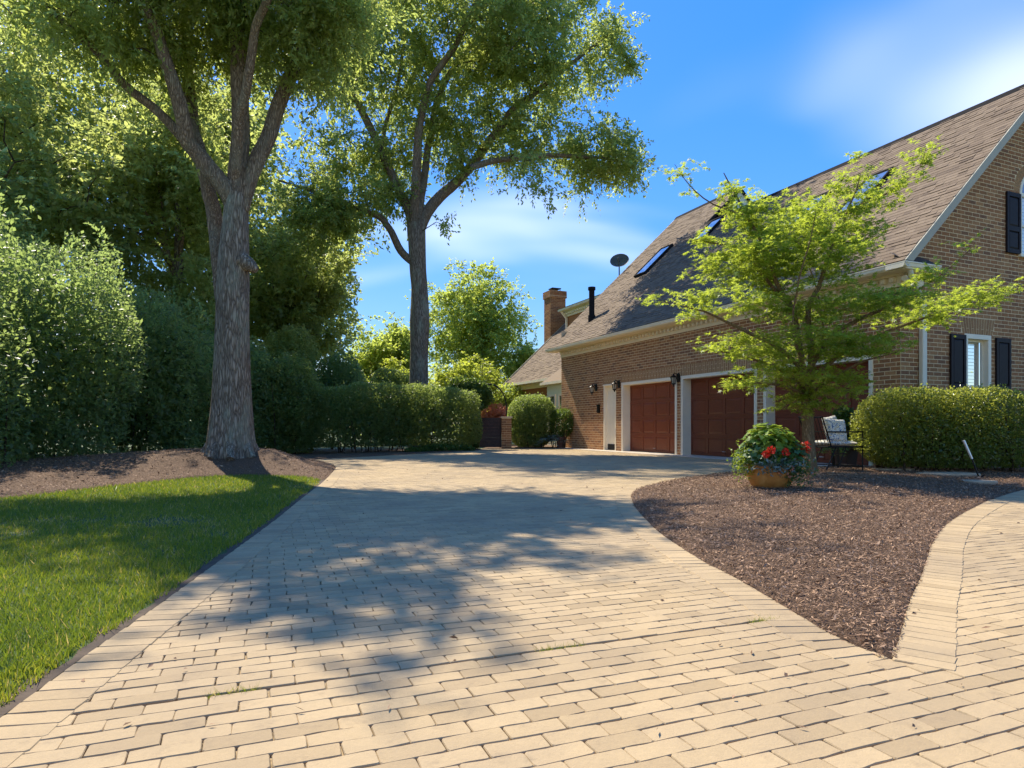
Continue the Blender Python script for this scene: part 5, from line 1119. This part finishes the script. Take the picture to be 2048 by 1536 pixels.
# ------------------------------------------------------------------ trees and shrubs of the background
def simple_tree(label, c, rad, n, lpc, Rc, LL, LW, leaf, seed, r0=0.2, group='trees behind the garden', nb=9, flat=1.0, name='garden_tree'):
    r = np.random.default_rng(seed); c = np.array(c, float); rad = np.array(rad, float)
    trunk = [(c[0], c[1], -0.1, r0 * 1.3), (c[0] + r.normal(0, .1), c[1], c[2] * 0.3, r0), (c[0] + r.normal(0, .2), c[1], c[2] * 0.7, r0 * 0.8), (c[0] + r.normal(0, .2), c[1], c[2] + rad[2] * 0.3, r0 * 0.4)]
    limbs = []; blobs = []
    for k in range(nb):
        d = unit(r.normal(size=3)); d[2] = d[2] * 0.9 + 0.1; q = c + d * rad * r.uniform(0.5, 0.72); s = c * np.array([1, 1, 0]) + np.array([0, 0, c[2] - rad[2] * r.uniform(0.2, 0.7)])
        blobs.append((*q, *(rad * r.uniform(0.34, 0.5)))); limbs.append([(*s, r0 * 0.4), (*(s * 0.5 + q * 0.5 + np.array([0, 0, .3])), r0 * 0.25), (*q, r0 * 0.08)])
    blobs.append((*c, *(rad * 0.55)))
    return make_tree(name, label, (c[0], c[1], 0), trunk, limbs, blobs, n, lpc, Rc, LL, LW, leaf, seed, droop=0.3, group=group, trunk_seg=14, shell=0.25, flat=flat)
simple_tree('tall olive green tree at the left edge, highest of the wood', (-16.0, 19.5, 9.0), (5.0, 3.5, 6.5), 220, 180, 0.95, 0.19, 0.30, 'wood_leaf', 51)
simple_tree('olive green tree filling the gap left of the forked oak', (-11.5, 22.0, 7.6), (3.8, 3.2, 5.0), 215, 180, 0.9, 0.18, 0.30, 'wood_leaf', 52)
simple_tree('tall tree behind the forked oak, its crown between the limbs', (-14.5, 30.0, 13.0), (5.0, 3.5, 5.5), 200, 180, 1.1, 0.24, 0.3, 'wood_leaf', 53)
simple_tree('yellowish broad tree right of the forked oak trunk', (-9.8, 27.0, 6.0), (3.4, 2.6, 4.4), 185, 180, 0.8, 0.19, 0.30, 'wood_leaf', 54)
simple_tree('tall tree farthest up in the upper left corner', (-21.0, 26.0, 12.5), (5.5, 3.5, 7.0), 190, 170, 1.15, 0.25, 0.30, 'wood_leaf', 71)
simple_tree('leafy tree filling the gap between the two oak trunks', (-10.6, 33.0, 9.0), (3.0, 2.5, 4.6), 130, 170, 0.9, 0.22, 0.30, 'wood_leaf', 72)
simple_tree('small bright tree behind the hedge left of the slender oak', (-7.6, 38.0, 4.6), (2.4, 2.0, 3.1), 150, 168, 0.7, 0.2, 0.28, 'far_leaf', 55)
simple_tree('round bright green tree in the distance right of the slender oak', (-2.7, 44.0, 7.0), (4.0, 3.2, 4.9), 270, 168, 0.85, 0.21, 0.26, 'far_leaf', 56, nb=14)
simple_tree('low lime green maple behind the hedge right of the slender oak', (-2.6, 32.5, 3.0), (2.1, 1.6, 1.9), 150, 144, 0.55, 0.14, 0.3, 'lime_leaf', 57, r0=0.09, flat=0.5)
simple_tree('lime green shrubby tree left of the slender oak trunk', (-6.0, 33.0, 2.8), (1.6, 1.3, 1.8), 110, 144, 0.55, 0.14, 0.3, 'lime_leaf', 58, r0=0.08, flat=0.6)
simple_tree('dark green tree over the wing roof edge', (0.6, 42.0, 4.5), (1.4, 1.4, 2.2), 70, 150, 0.6, 0.18, 0.28, 'far_leaf', 59, r0=0.1)
G = 'dark evergreen shrubs along the left side'
make_shrub('evergreen_shrub', 'huge dark evergreen shrub cut by the left edge of the picture', 'shrub', (-10.7, 10.9, 2.5), (2.2, 2.2, 3.0), 29000, 0.105, 0.26, 'holly_leaf', 61, p=2.1, depth=0.38, rough=0.30, group=G, uplift=0.8)
make_shrub('evergreen_shrub', 'tall dark evergreen shrub second from the left edge', 'shrub', (-10.5, 13.9, 2.35), (2.2, 2.2, 2.8), 26000, 0.105, 0.26, 'holly_leaf', 62, p=2.1, depth=0.38, rough=0.30, group=G, uplift=0.8)
make_shrub('evergreen_shrub', 'dark evergreen shrub just left of the forked oak trunk', 'shrub', (-9.7, 17.0, 2.0), (2.0, 1.9, 2.5), 23000, 0.11, 0.26, 'holly_leaf', 63, p=2.1, depth=0.38, rough=0.30, group=G, uplift=0.8)
make_shrub('evergreen_shrub', 'shaded evergreen shrub directly behind the forked oak trunk', 'shrub', (-8.6, 20.2, 1.9), (1.5, 1.4, 2.1), 15000, 0.12, 0.27, 'holly_leaf', 64, p=2.1, depth=0.38, rough=0.28, group=G)
make_shrub('evergreen_shrub', 'rounded evergreen shrub right of the forked oak trunk beside the hedge', 'shrub', (-7.3, 20.6, 1.55), (1.15, 1.2, 1.8), 15000, 0.10, 0.27, 'hedge_leaf', 65, p=2.1, depth=0.38, rough=0.28, group=G)
make_shrub('evergreen_shrub', 'sunlit tall shrub behind the evergreens right of the oak trunk', 'shrub', (-8.6, 24.5, 2.4), (1.7, 1.3, 2.2), 14000, 0.13, 0.28, 'wood_leaf', 66, p=2.2, depth=0.35, rough=0.2)
make_shrub('evergreen_shrub', 'dark shrub peeking over the left end of the clipped hedge', 'shrub', (-6.7, 25.0, 2.2), (1.1, 1.0, 1.6), 9000, 0.11, 0.27, 'holly_leaf', 67, p=2.2, depth=0.3, rough=0.16)
make_shrub('evergreen_shrub', 'dark low shrub peeking over the middle of the clipped hedge', 'shrub', (-5.2, 28.0, 2.0), (1.3, 0.9, 1.35), 8000, 0.12, 0.27, 'hedge_leaf', 68, p=2.3, depth=0.3, rough=0.16)
make_shrub('understory_shrub', 'tall loose green shrub behind the left evergreens, farthest left', 'shrub', (-14.5, 16.5, 3.2), (2.6, 1.6, 3.4), 16000, 0.15, 0.28, 'wood_leaf', 79, p=2.1, depth=0.4, rough=0.3, stems=4)
make_shrub('understory_shrub', 'tall loose green shrub filling behind the forked oak trunk', 'shrub', (-11.2, 21.0, 3.0), (2.4, 1.5, 3.2), 14000, 0.16, 0.28, 'wood_leaf', 80, p=2.1, depth=0.4, rough=0.3, stems=4)
# clipped hedge by the gate
ha, hb = np.array([-6.7, 20.6]), np.array([-1.35, 24.9]); hc = (ha + hb) / 2; hl = np.linalg.norm(hb - ha) / 2
make_shrub('clipped_hedge', 'long clipped dark hedge beyond the driveway left of the gate', 'hedge', (hc[0], hc[1], 1.22), (hl, 0.75, 1.16), 38000, 0.085, 0.28, 'hedge_leaf', 71, p=4.5, depth=0.26, rough=0.10, rz=math.atan2(hb[1] - ha[1], hb[0] - ha[0]), stems=26, core=0.72, gap=0.10, uplift=0.6, zmin=0.22)
make_shrub('ground_ivy', 'low ivy along the foot of the clipped hedge', 'ivy', (-2.6, 22.9, 0.06), (1.6, 0.22, 0.20), 2600, 0.08, 0.4, 'vine_leaf', 72, p=2.2, depth=0.7, rough=0.2, rz=math.atan2(hb[1] - ha[1], hb[0] - ha[0]), stems=0, core=0, zmin=0.0)
make_shrub('clipped_shrub', 'big rounded clipped shrub in front of the cream bay', 'shrub', (0.80, 27.0, 1.12), (1.0, 0.95, 1.16), 17000, 0.075, 0.28, 'hedge_leaf', 73, p=2.5, depth=0.2, rough=0.07, stems=8, core=0.8)
make_shrub('foundation_hedge', 'clipped glossy hedge in front of the shuttered window', 'hedge', (8.05, 11.75, 0.86), (1.85, 0.62, 0.74), 42000, 0.046, 0.36, 'boxwood_leaf', 74, p=3.2, depth=0.32, rough=0.11, stems=40, core=0.68, uplift=0.9, zmin=0.16, nscale=1.4)
# vine over the gate arch
p0 = px(985, 853, 26.0); arch = thing('garden_arch', 'thin black iron arch over the garden gate', 'arch', (-0.95, 26.4, 0))
for dy_ in (-0.25, 0.25):
    a_ = MB(); a_.tube([(-0.72, dy_, 0), (-0.72, dy_, 1.7)] + [(-0.72 * math.cos(t), dy_, 1.7 + 0.95 * math.sin(t)) for t in np.linspace(0.15, math.pi - 0.15, 12)] + [(0.72, dy_, 1.7), (0.72, dy_, 0)], 0.022, 6); a_.build('hoop', 'black_metal', arch, smooth=True)
for t in np.linspace(0.3, math.pi - 0.3, 8): MB().tube([(-0.72 * math.cos(t), -0.25, 1.7 + 0.95 * math.sin(t)), (-0.72 * math.cos(t), 0.25, 1.7 + 0.95 * math.sin(t))], 0.012, 5).build('rung', 'black_metal', arch)
make_shrub('climbing_vine', 'leafy green vine covering the left side of the gate arch', 'vine', (-1.65, 25.8, 2.15), (0.95, 0.55, 0.75), 9000, 0.10, 0.36, 'vine_leaf', 75, p=2.2, depth=0.4, rough=0.22, stems=0, core=0.55, zmin=0.3)
make_shrub('climbing_vine', 'vine hanging down beside the left gate post', 'vine', (-1.55, 25.3, 0.95), (0.30, 0.35, 1.0), 5000, 0.085, 0.36, 'vine_leaf', 76, p=2.3, depth=0.4, rough=0.2, stems=3, core=0.6)
gate = thing('garden_gate', 'dark brown slatted garden gate beside the clipped hedge', 'gate', (-0.92, 26.35, 0))
for k in range(9): MB().box(-0.50, 0.46, -0.02, 0.02, 0.05 + k * 0.135, 0.05 + k * 0.135 + 0.1335).build('board', 'gate_wood', gate)
for x in (-0.48, 0.40): MB().box(x, x + 0.09, 0.022, 0.06, 0.03, 1.27).build('stile', 'gate_wood', gate)
post = thing('brick_post', 'brick gate post between the gate and the rounded shrub', 'post', (-0.22, 26.3, 0))
MB().box(-0.20, 0.20, -0.20, 0.20, -0.1, 1.25).build('core', 'mortar', post)
for r in range(13):
    for k in range(2):
        a = -0.205 + (0 if r % 2 else -0.1) + k * 0.205; MB().box(max(a, -0.205) + .004, min(a + 0.205 + (0.1 if (k and not r % 2) else 0), 0.205) - .004, -0.212, -0.195, r * 0.094 + .005, r * 0.094 + .085).build('brick', 'brick', post)
MB().box(-0.24, 0.24, -0.24, 0.24, 1.25, 1.31).build('cap', 'mortar', post)
make_shrub('red_shrub', 'low reddish shrub in the garden beyond the gate', 'shrub', (-0.9, 33.0, 1.25), (1.2, 0.8, 0.75), 3500, 0.12, 0.3, 'pink_petal', 77, p=2.2, depth=0.5, rough=0.2, stems=3, core=0.6)
make_shrub('garden_shrub', 'pale green shrub in the garden beyond the gate', 'shrub', (-0.6, 35.0, 2.0), (1.5, 0.8, 1.2), 4500, 0.14, 0.3, 'far_leaf', 78, p=2.2, depth=0.5, rough=0.2, stems=3, core=0.6)
# far wood that closes the view
def woodland():
    r = np.random.default_rng(90); C = []
    for x in np.arange(-75, 70, 3.0):
        for k in range(5): C.append((x + r.normal(0, 1.5), 70 + r.uniform(-5, 8), r.uniform(0.5, 1.0) * (5.5 + 1.6 * math.sin(x * 0.23) + (4 if x < -22 else 0)) * (k + 1) / 5))
    C = np.array(C); n = len(C); P = np.repeat(C, 75, 0) + r.normal(0, 1.25, (n * 75, 3)); P[:, 2] = np.abs(P[:, 2]); L = r.uniform(0.3, 0.55, len(P))
    V, F = leaf_mesh(P, r.normal(size=P.shape), L, L * 0.3, 0.3, 90)
    tag(np_obj('woodland', V, F, 'far_leaf', None, np.tile(r.random(len(P)), 2)), 'distant woodland behind the garden', 'woodland', None, 'stuff')
woodland()

# ------------------------------------------------------------------ planter with flowers
def gz(x, y, f=mulch_zR): return float(f(np.array([[x, y]]))[0])
PX, PY = 3.40, 8.42; pz = gz(PX, PY) - 0.015
pot = thing('flower_planter', 'wide ochre ceramic planter in the mulch bed', 'planter', (PX, PY, pz))
MB().lathe([(0.20, 0.0), (0.235, 0.02), (0.285, 0.10), (0.312, 0.19), (0.318, 0.26), (0.325, 0.275), (0.325, 0.30), (0.30, 0.305), (0.295, 0.27), (0.28, 0.22)], 40, sx=1.0, sy=0.85).build('bowl', 'glazed_planter', pot, smooth=True)
MB().lathe([(0.0, 0.235), (0.285, 0.235)], 24, sx=1.0, sy=0.85).build('potting_soil', 'soil', pot)
def heart_leaves(name, parent, n, c, rad, L, leaf, seed, up=1.0, star=False, r_in=0.75):
    r = np.random.default_rng(seed); d = unit(r.normal(size=(n, 3)) + np.array([0, -0.25, 0.35])); d[:, 2] = np.where(d[:, 2] < -0.3, -d[:, 2], d[:, 2]); P = np.array(c) + d * np.array(rad) * (r_in + (1 - r_in) * r.random(n))[:, None]
    D = d * 0.9 + unit(r.normal(size=(n, 3))) * 0.6 - np.array([0, 0, 0.35]); ls = L * r.uniform(0.6, 1.25, n); U = unit(d * 0.8 + np.array([0, 0, up]) + r.normal(0, 0.35, (n, 3))); D = unit(D - U * (D * U).sum(1)[:, None]); S = np.cross(D, U)
    if star: A = np.radians([-150, -100, -70, -35, 0, 35, 70, 100, 150]); Q = np.array([.55, .75, .55, .9, .62, .9, .55, .75, .55])
    else: A = np.radians([-160, -125, -80, -40, 0, 40, 80, 125, 160]); Q = np.array([.42, .60, .55, .62, 1.0, .62, .55, .60, .42])
    V = [P]
    for a, q in zip(A, Q): V.append(P + (D * math.cos(a) + S * math.sin(a) + U * (0.10 - 0.28 * q * q)) * (ls * 0.62 * q)[:, None])
    V = np.stack(V, 1).reshape(-1, 3); o = np.arange(n)[:, None] * 10; F = np.vstack([o + [0, i, i + 1] for i in range(1, 9)])
    return np_obj(name, V, F, leaf, parent, np.tile(np.clip(r.normal(0.5, 0.25, n), 0, 1), 8))
fp = thing('planter_flowers', 'mixed lime foliage and red geraniums filling the ochre planter', 'flowers', (PX, PY, pz))
heart_leaves('lime_foliage', fp, 420, (-0.02, 0.0, 0.47), (0.36, 0.30, 0.40), 0.115, 'potato_vine_leaf', 101)
heart_leaves('geranium_foliage', fp, 380, (-0.05, -0.02, 0.40), (0.42, 0.34, 0.26), 0.085, 'geranium_leaf', 102, star=True)
heart_leaves('geranium_foliage', fp, 260, (0.22, -0.06, 0.36), (0.28, 0.28, 0.28), 0.075, 'geranium_leaf', 103, star=True)
heart_leaves('inner_foliage', fp, 260, (0.0, 0.0, 0.42), (0.27, 0.23, 0.26), 0.13, 'geranium_leaf', 104)
r = np.random.default_rng(105); n = 420; P = np.c_[r.normal(-0.02, 0.17, n), -0.27 + r.normal(0, 0.05, n), 0.30 + r.normal(0, 0.055, n)]; V, F = leaf_mesh(P, r.normal(size=(n, 3)) + np.array([0, -0.6, 0.2]), r.uniform(0.04, 0.08, n), r.uniform(0.008, 0.016, n), 0.3, 5); np_obj('silver_foliage', V, F, 'silver_leaf', fp, np.tile(r.random(n), 2))
n = 700; P = np.c_[0.23 + r.normal(0, 0.09, n), -0.24 + r.normal(0, 0.05, n), 0.24 + r.normal(0, 0.09, n)]; V, F = leaf_mesh(P, r.normal(size=(n, 3)) + np.array([0, -0.4, -0.3]), r.uniform(0.025, 0.05, n), r.uniform(0.006, 0.012, n), 0.3, 6); np_obj('trailing_foliage', V, F, 'geranium_leaf', fp, np.tile(r.random(n), 2))
n = 600; P = np.c_[-0.38 + r.normal(0, 0.07, n), -0.08 + r.normal(0, 0.08, n), 0.34 + r.normal(0, 0.10, n)]; V, F = leaf_mesh(P, r.normal(size=(n, 3)), r.uniform(0.025, 0.05, n), r.uniform(0.008, 0.014, n), 0.3, 7); np_obj('trailing_foliage', V, F, 'potato_vine_leaf', fp, np.tile(r.random(n) * 0.6, 2))
def bloom(parent, c, rad, mat, n, seed):
    r = np.random.default_rng(seed); d = unit(r.normal(size=(n, 3))); P = np.array(c) + d * rad * r.uniform(0.55, 1.0, n)[:, None]; V, F = leaf_mesh(P, d + r.normal(0, 0.8, (n, 3)), r.uniform(0.022, 0.034, n), r.uniform(0.008, 0.013, n), 0.4, seed); np_obj('flower', V, F, mat, parent, np.tile(r.random(n), 2))
for i, (x, y, z, s) in enumerate([(-0.135, -0.36, 0.50, 0.045), (-0.20, -0.37, 0.455, 0.042), (0.055, -0.34, 0.475, 0.042), (0.41, -0.12, 0.55, 0.055), (0.395, -0.14, 0.49, 0.05), (0.36, -0.1, 0.45, 0.04)]):
    bloom(fp, (x, y, z), s, 'red_petal', 90, 110 + i)
for i in range(9): bloom(fp, (0.2 + r.normal(0, 0.10), -0.30 + r.normal(0, 0.02), 0.24 + r.normal(0, 0.07)), 0.014, 'pink_petal', 8, 130 + i)

# ------------------------------------------------------------------ chair, cushion, fern
CX, CY = 5.86, 11.75; cz = gz(CX, CY) + 0.0
ct = thing('patio_chair', 'black metal patio chair with wide arms behind the maple trunk', 'chair', (CX, CY, cz), R(14))
def ctube(name, pts, r_=0.013): MB().tube(pts, r_, 8).build(name, 'black_metal', ct, smooth=True)
w_, d_ = 0.31, 0.33; sh_, ah = 0.43, 0.70
for s in (-1, 1):
    ctube('arm', [(-w_ - .02, -s * 0 + s * d_ * 0 - 0.0 + s * 0.30, ah), (w_ + 0.1, s * 0.30, ah), (w_ + 0.15, s * 0.30, ah - 0.03), (w_ + 0.15, s * 0.30, ah - 0.06)])
    ctube('leg', [(w_ + 0.10, s * 0.30, 0.0), (w_ + 0.10, s * 0.30, ah - 0.01)]); ctube('leg', [(-w_ + 0.16, s * 0.30, sh_), (-w_ - 0.06, s * 0.30, 0.0)])
    ctube('seat_rail', [(-w_, s * 0.30, sh_), (w_ + 0.10, s * 0.30, sh_)]); ctube('back_post', [(-w_ + 0.06, s * 0.30, sh_), (-w_ - 0.14, s * 0.30, 0.98)])
    ctube('stretcher', [(-w_ - 0.02, s * 0.30, 0.10), (w_ + 0.10, s * 0.30, 0.07)], 0.009); ctube('brace', [(0.06, s * 0.30, sh_), (-0.10, s * 0.30, 0.08)], 0.010)
for (a, z) in ((-w_, sh_), (w_ + 0.10, sh_), (-w_ - 0.13, 0.96), (w_ + 0.10, 0.08)): ctube('cross_bar', [(a, -0.30, z), (a, 0.30, z)])
for k in range(7): ctube('seat_slat', [(-w_, -0.26 + k * 0.087, sh_ + 0.004), (w_ + 0.1, -0.26 + k * 0.087, sh_ + 0.004)], 0.006); ctube('back_slat', [(-w_ + 0.04, -0.26 + k * 0.087, sh_ + 0.03), (-w_ - 0.13, -0.26 + k * 0.087, 0.96)], 0.006)
def cushion(name, label, loc, rot, sx, sy, sz):
    b = MB(); nu, nv_ = 18, 18; vs = []; fs = []
    for side in (1, -1):
        for j in range(nv_ + 1):
            for i in range(nu + 1):
                u, v = -1 + 2 * i / nu, -1 + 2 * j / nv_; k = ((1 - abs(u) ** 3.0) * (1 - abs(v) ** 3.0)) ** 0.45; pin = 1 - 0.05 * (1 - abs(u)) * abs(v) ** 4 - 0.05 * (1 - abs(v)) * abs(u) ** 4
                vs.append((u * sx * pin, v * sy * pin, side * sz * k))
    m_ = (nu + 1) * (nv_ + 1)
    for s in range(2):
        for j in range(nv_):
            for i in range(nu):
                a = s * m_ + j * (nu + 1) + i; q = (a, a + 1, a + nu + 2, a + nu + 1); fs.append(q if s == 0 else q[::-1])
    b.add(vs, fs); o = b.build(name, 'floral_fabric', None, smooth=True); o.location = loc; o.rotation_euler = rot; return tag(o, label, 'cushion')
cr0, sr0 = math.cos(R(14)), math.sin(R(14))
def cw(x, y, z): return (CX + x * cr0 - y * sr0, CY + x * sr0 + y * cr0, cz + z)
cushion('seat_cushion', 'flat floral cushion lying on the patio chair seat', cw(0.02, 0, sh_ + 0.065), (0, 0, R(14)), 0.33, 0.28, 0.055)
cushion('throw_pillow', 'blue white and gold floral pillow leaning at the near chair arm', cw(-0.06, -0.18, sh_ + 0.30), (R(74), R(4), R(10)), 0.21, 0.21, 0.07)
cushion('throw_pillow', 'pale floral pillow standing higher behind the other pillow', cw(0.08, 0.08, sh_ + 0.33), (R(78), R(-8), R(30)), 0.20, 0.23, 0.07)
FX, FY = 7.02, 13.45; fpot = thing('fern_pot', 'square brown pot under the fern behind the chair', 'pot', (FX, FY, -0.03), R(20))
MB().hexa([(-0.13, -0.13, 0), (0.13, -0.13, 0), (0.13, 0.13, 0), (-0.13, 0.13, 0), (-0.17, -0.17, 0.46), (0.17, -0.17, 0.46), (0.17, 0.17, 0.46), (-0.17, 0.17, 0.46)]).build('body', 'brown_pot', fpot, bevel=0.01)
MB().box(-0.185, 0.185, -0.185, 0.185, 0.44, 0.49).build('rim', 'brown_pot', fpot, bevel=0.008)
def fern(name, label, loc, n, L, seed, leaf='fern_leaf', cat='fern'):
    t = thing(name, label, cat, loc); r = np.random.default_rng(seed); PP = []; DD = []; LLs = []; st = MB()
    for k in range(n):
        a = r.uniform(0, 6.28); el = r.uniform(0.5, 1.35); ln = L * r.uniform(0.7, 1.15); pts = []
        for s in np.linspace(0, 1, 14):
            h = ln * (math.sin(el) * s - 0.75 * s * s * r.uniform(0.9, 1.1)); rr_ = ln * math.cos(el) * s + ln * 0.35 * s * s; pts.append((rr_ * math.cos(a), rr_ * math.sin(a), h))
        st.tube(pts, np.linspace(0.004, 0.0015, 14), 4, False); pts = np.array(pts); tg = unit(np.gradient(pts, axis=0)); sd_ = unit(np.cross(tg, np.array([0, 0, 1.0])))
        for i in range(1, 14):
            for sgn in (-1, 1):
                PP.append(pts[i]); DD.append(sd_[i] * sgn + tg[i] * 0.35 - np.array([0, 0, 0.15])); LLs.append(0.17 * L * (1 - abs(i / 13 - 0.4)) + 0.01)
    st.build('frond_stalks', 'twig_bark', t); LLs = np.array(LLs); V, F = leaf_mesh(np.array(PP), np.array(DD), LLs, LLs * 0.16, 0.2, seed); np_obj('fronds', V, F, leaf, t, np.tile(r.random(len(PP)), 2))
fern('potted_fern', 'bright green fern spilling from the brown pot behind the chair', (FX, FY, 0.44), 70, 0.62, 141)
make_shrub('bushy_plant', 'bright leafy plant rising above the fern at the hedge end', 'plant', (7.05, 13.60, 0.98), (0.30, 0.22, 0.42), 900, 0.10, 0.32, 'vine_leaf', 142, p=2.1, depth=0.7, rough=0.25, stems=5, core=0)
# potted plant by the far corner of the garage
QX, QY = hw(-0.42, 14.55)[:2]; qp = thing('clay_pot', 'tall clay pot by the far corner of the garage wall', 'pot', (QX, QY, 0.0))
MB().lathe([(0.15, 0), (0.16, 0.02), (0.19, 0.38), (0.21, 0.40), (0.21, 0.47), (0.18, 0.47)], 20).build('body', 'clay_pot', qp, smooth=True)
make_shrub('potted_shrub', 'loose green shrub growing in the tall clay pot', 'plant', (QX, QY, 0.98), (0.52, 0.48, 0.62), 3000, 0.10, 0.26, 'vine_leaf', 143, p=2.0, depth=0.8, rough=0.3, stems=9, core=0, zmin=0.42)
fern('shaggy_plant', 'drooping grey green plant between the rounded shrub and the clay pot', (1.55, 26.55, 0.25), 34, 1.0, 144, 'silver_leaf', 'plant')
# stepping stones and path light
for i, (x, y, pts, lab) in enumerate([(7.30, 10.75, [(-0.50, 0.05), (-0.32, -0.14), (0.05, -0.26), (0.42, -0.22), (0.50, 0.02), (0.30, 0.22), (-0.2, 0.24)], 'large flat tan stepping stone beside the path light stake'), (7.02, 9.62, [(-0.26, 0.06), (-0.18, -0.12), (0.12, -0.16), (0.27, -0.02), (0.16, 0.14), (-0.12, 0.18)], 'small tan stepping stone nearest the walkway'), (6.95, 11.75, [(-0.35, 0.02), (-0.2, -0.2), (0.25, -0.22), (0.45, 0.0), (0.2, 0.2), (-0.2, 0.2)], 'tan stepping stone half buried in mulch near the chair')]):
    t = MB().prism(pts, 'z', -0.06, 0.032).build('stepping_stone', 'flagstone', None, bevel=0.012); t.location = (x, y, gz(x, y)); tag(t, lab, 'stepping stone', 'stepping stones in the mulch')
pl = thing('path_light', 'slim leaning path light stake in front of the glossy hedge', 'path light', (7.62, 10.42, gz(7.62, 10.42)))
MB().tube([(0, 0, -0.05), (-0.11, 0.03, 0.30)], 0.012, 8).build('stake', 'black_metal', pl); MB().tube([(-0.11, 0.03, 0.30), (-0.225, 0.06, 0.60)], [0.016, 0.020], 10).build('lamp_tube', 'aluminium', pl); MB().tube([(0.0, 0, 0.0), (0.05, -0.03, 0.05)], 0.014, 6).build('clip', 'black_metal', pl)
# fallen leaves on the paving and the grass
r = np.random.default_rng(150); n = 420; P = np.c_[r.uniform(-6, 5, n), 1.8 + 14 * r.random(n) ** 1.5]; P = P[inpoly(P, DRIVE) | inpoly(P, WALK)]; n = len(P)
V, F = leaf_mesh(np.c_[P, np.full(n, 0.008)], np.c_[r.normal(size=(n, 2)), r.normal(0, 0.15, n)], r.uniform(0.012, 0.045, n), r.uniform(0.003, 0.009, n), 0.5, 151)
tag(np_obj('leaf_litter', V, F, 'mulch_chip', None, np.tile(r.uniform(0.1, 0.8, n), 2)), 'scattered small dry leaves on the driveway', 'leaf litter', None, 'stuff')
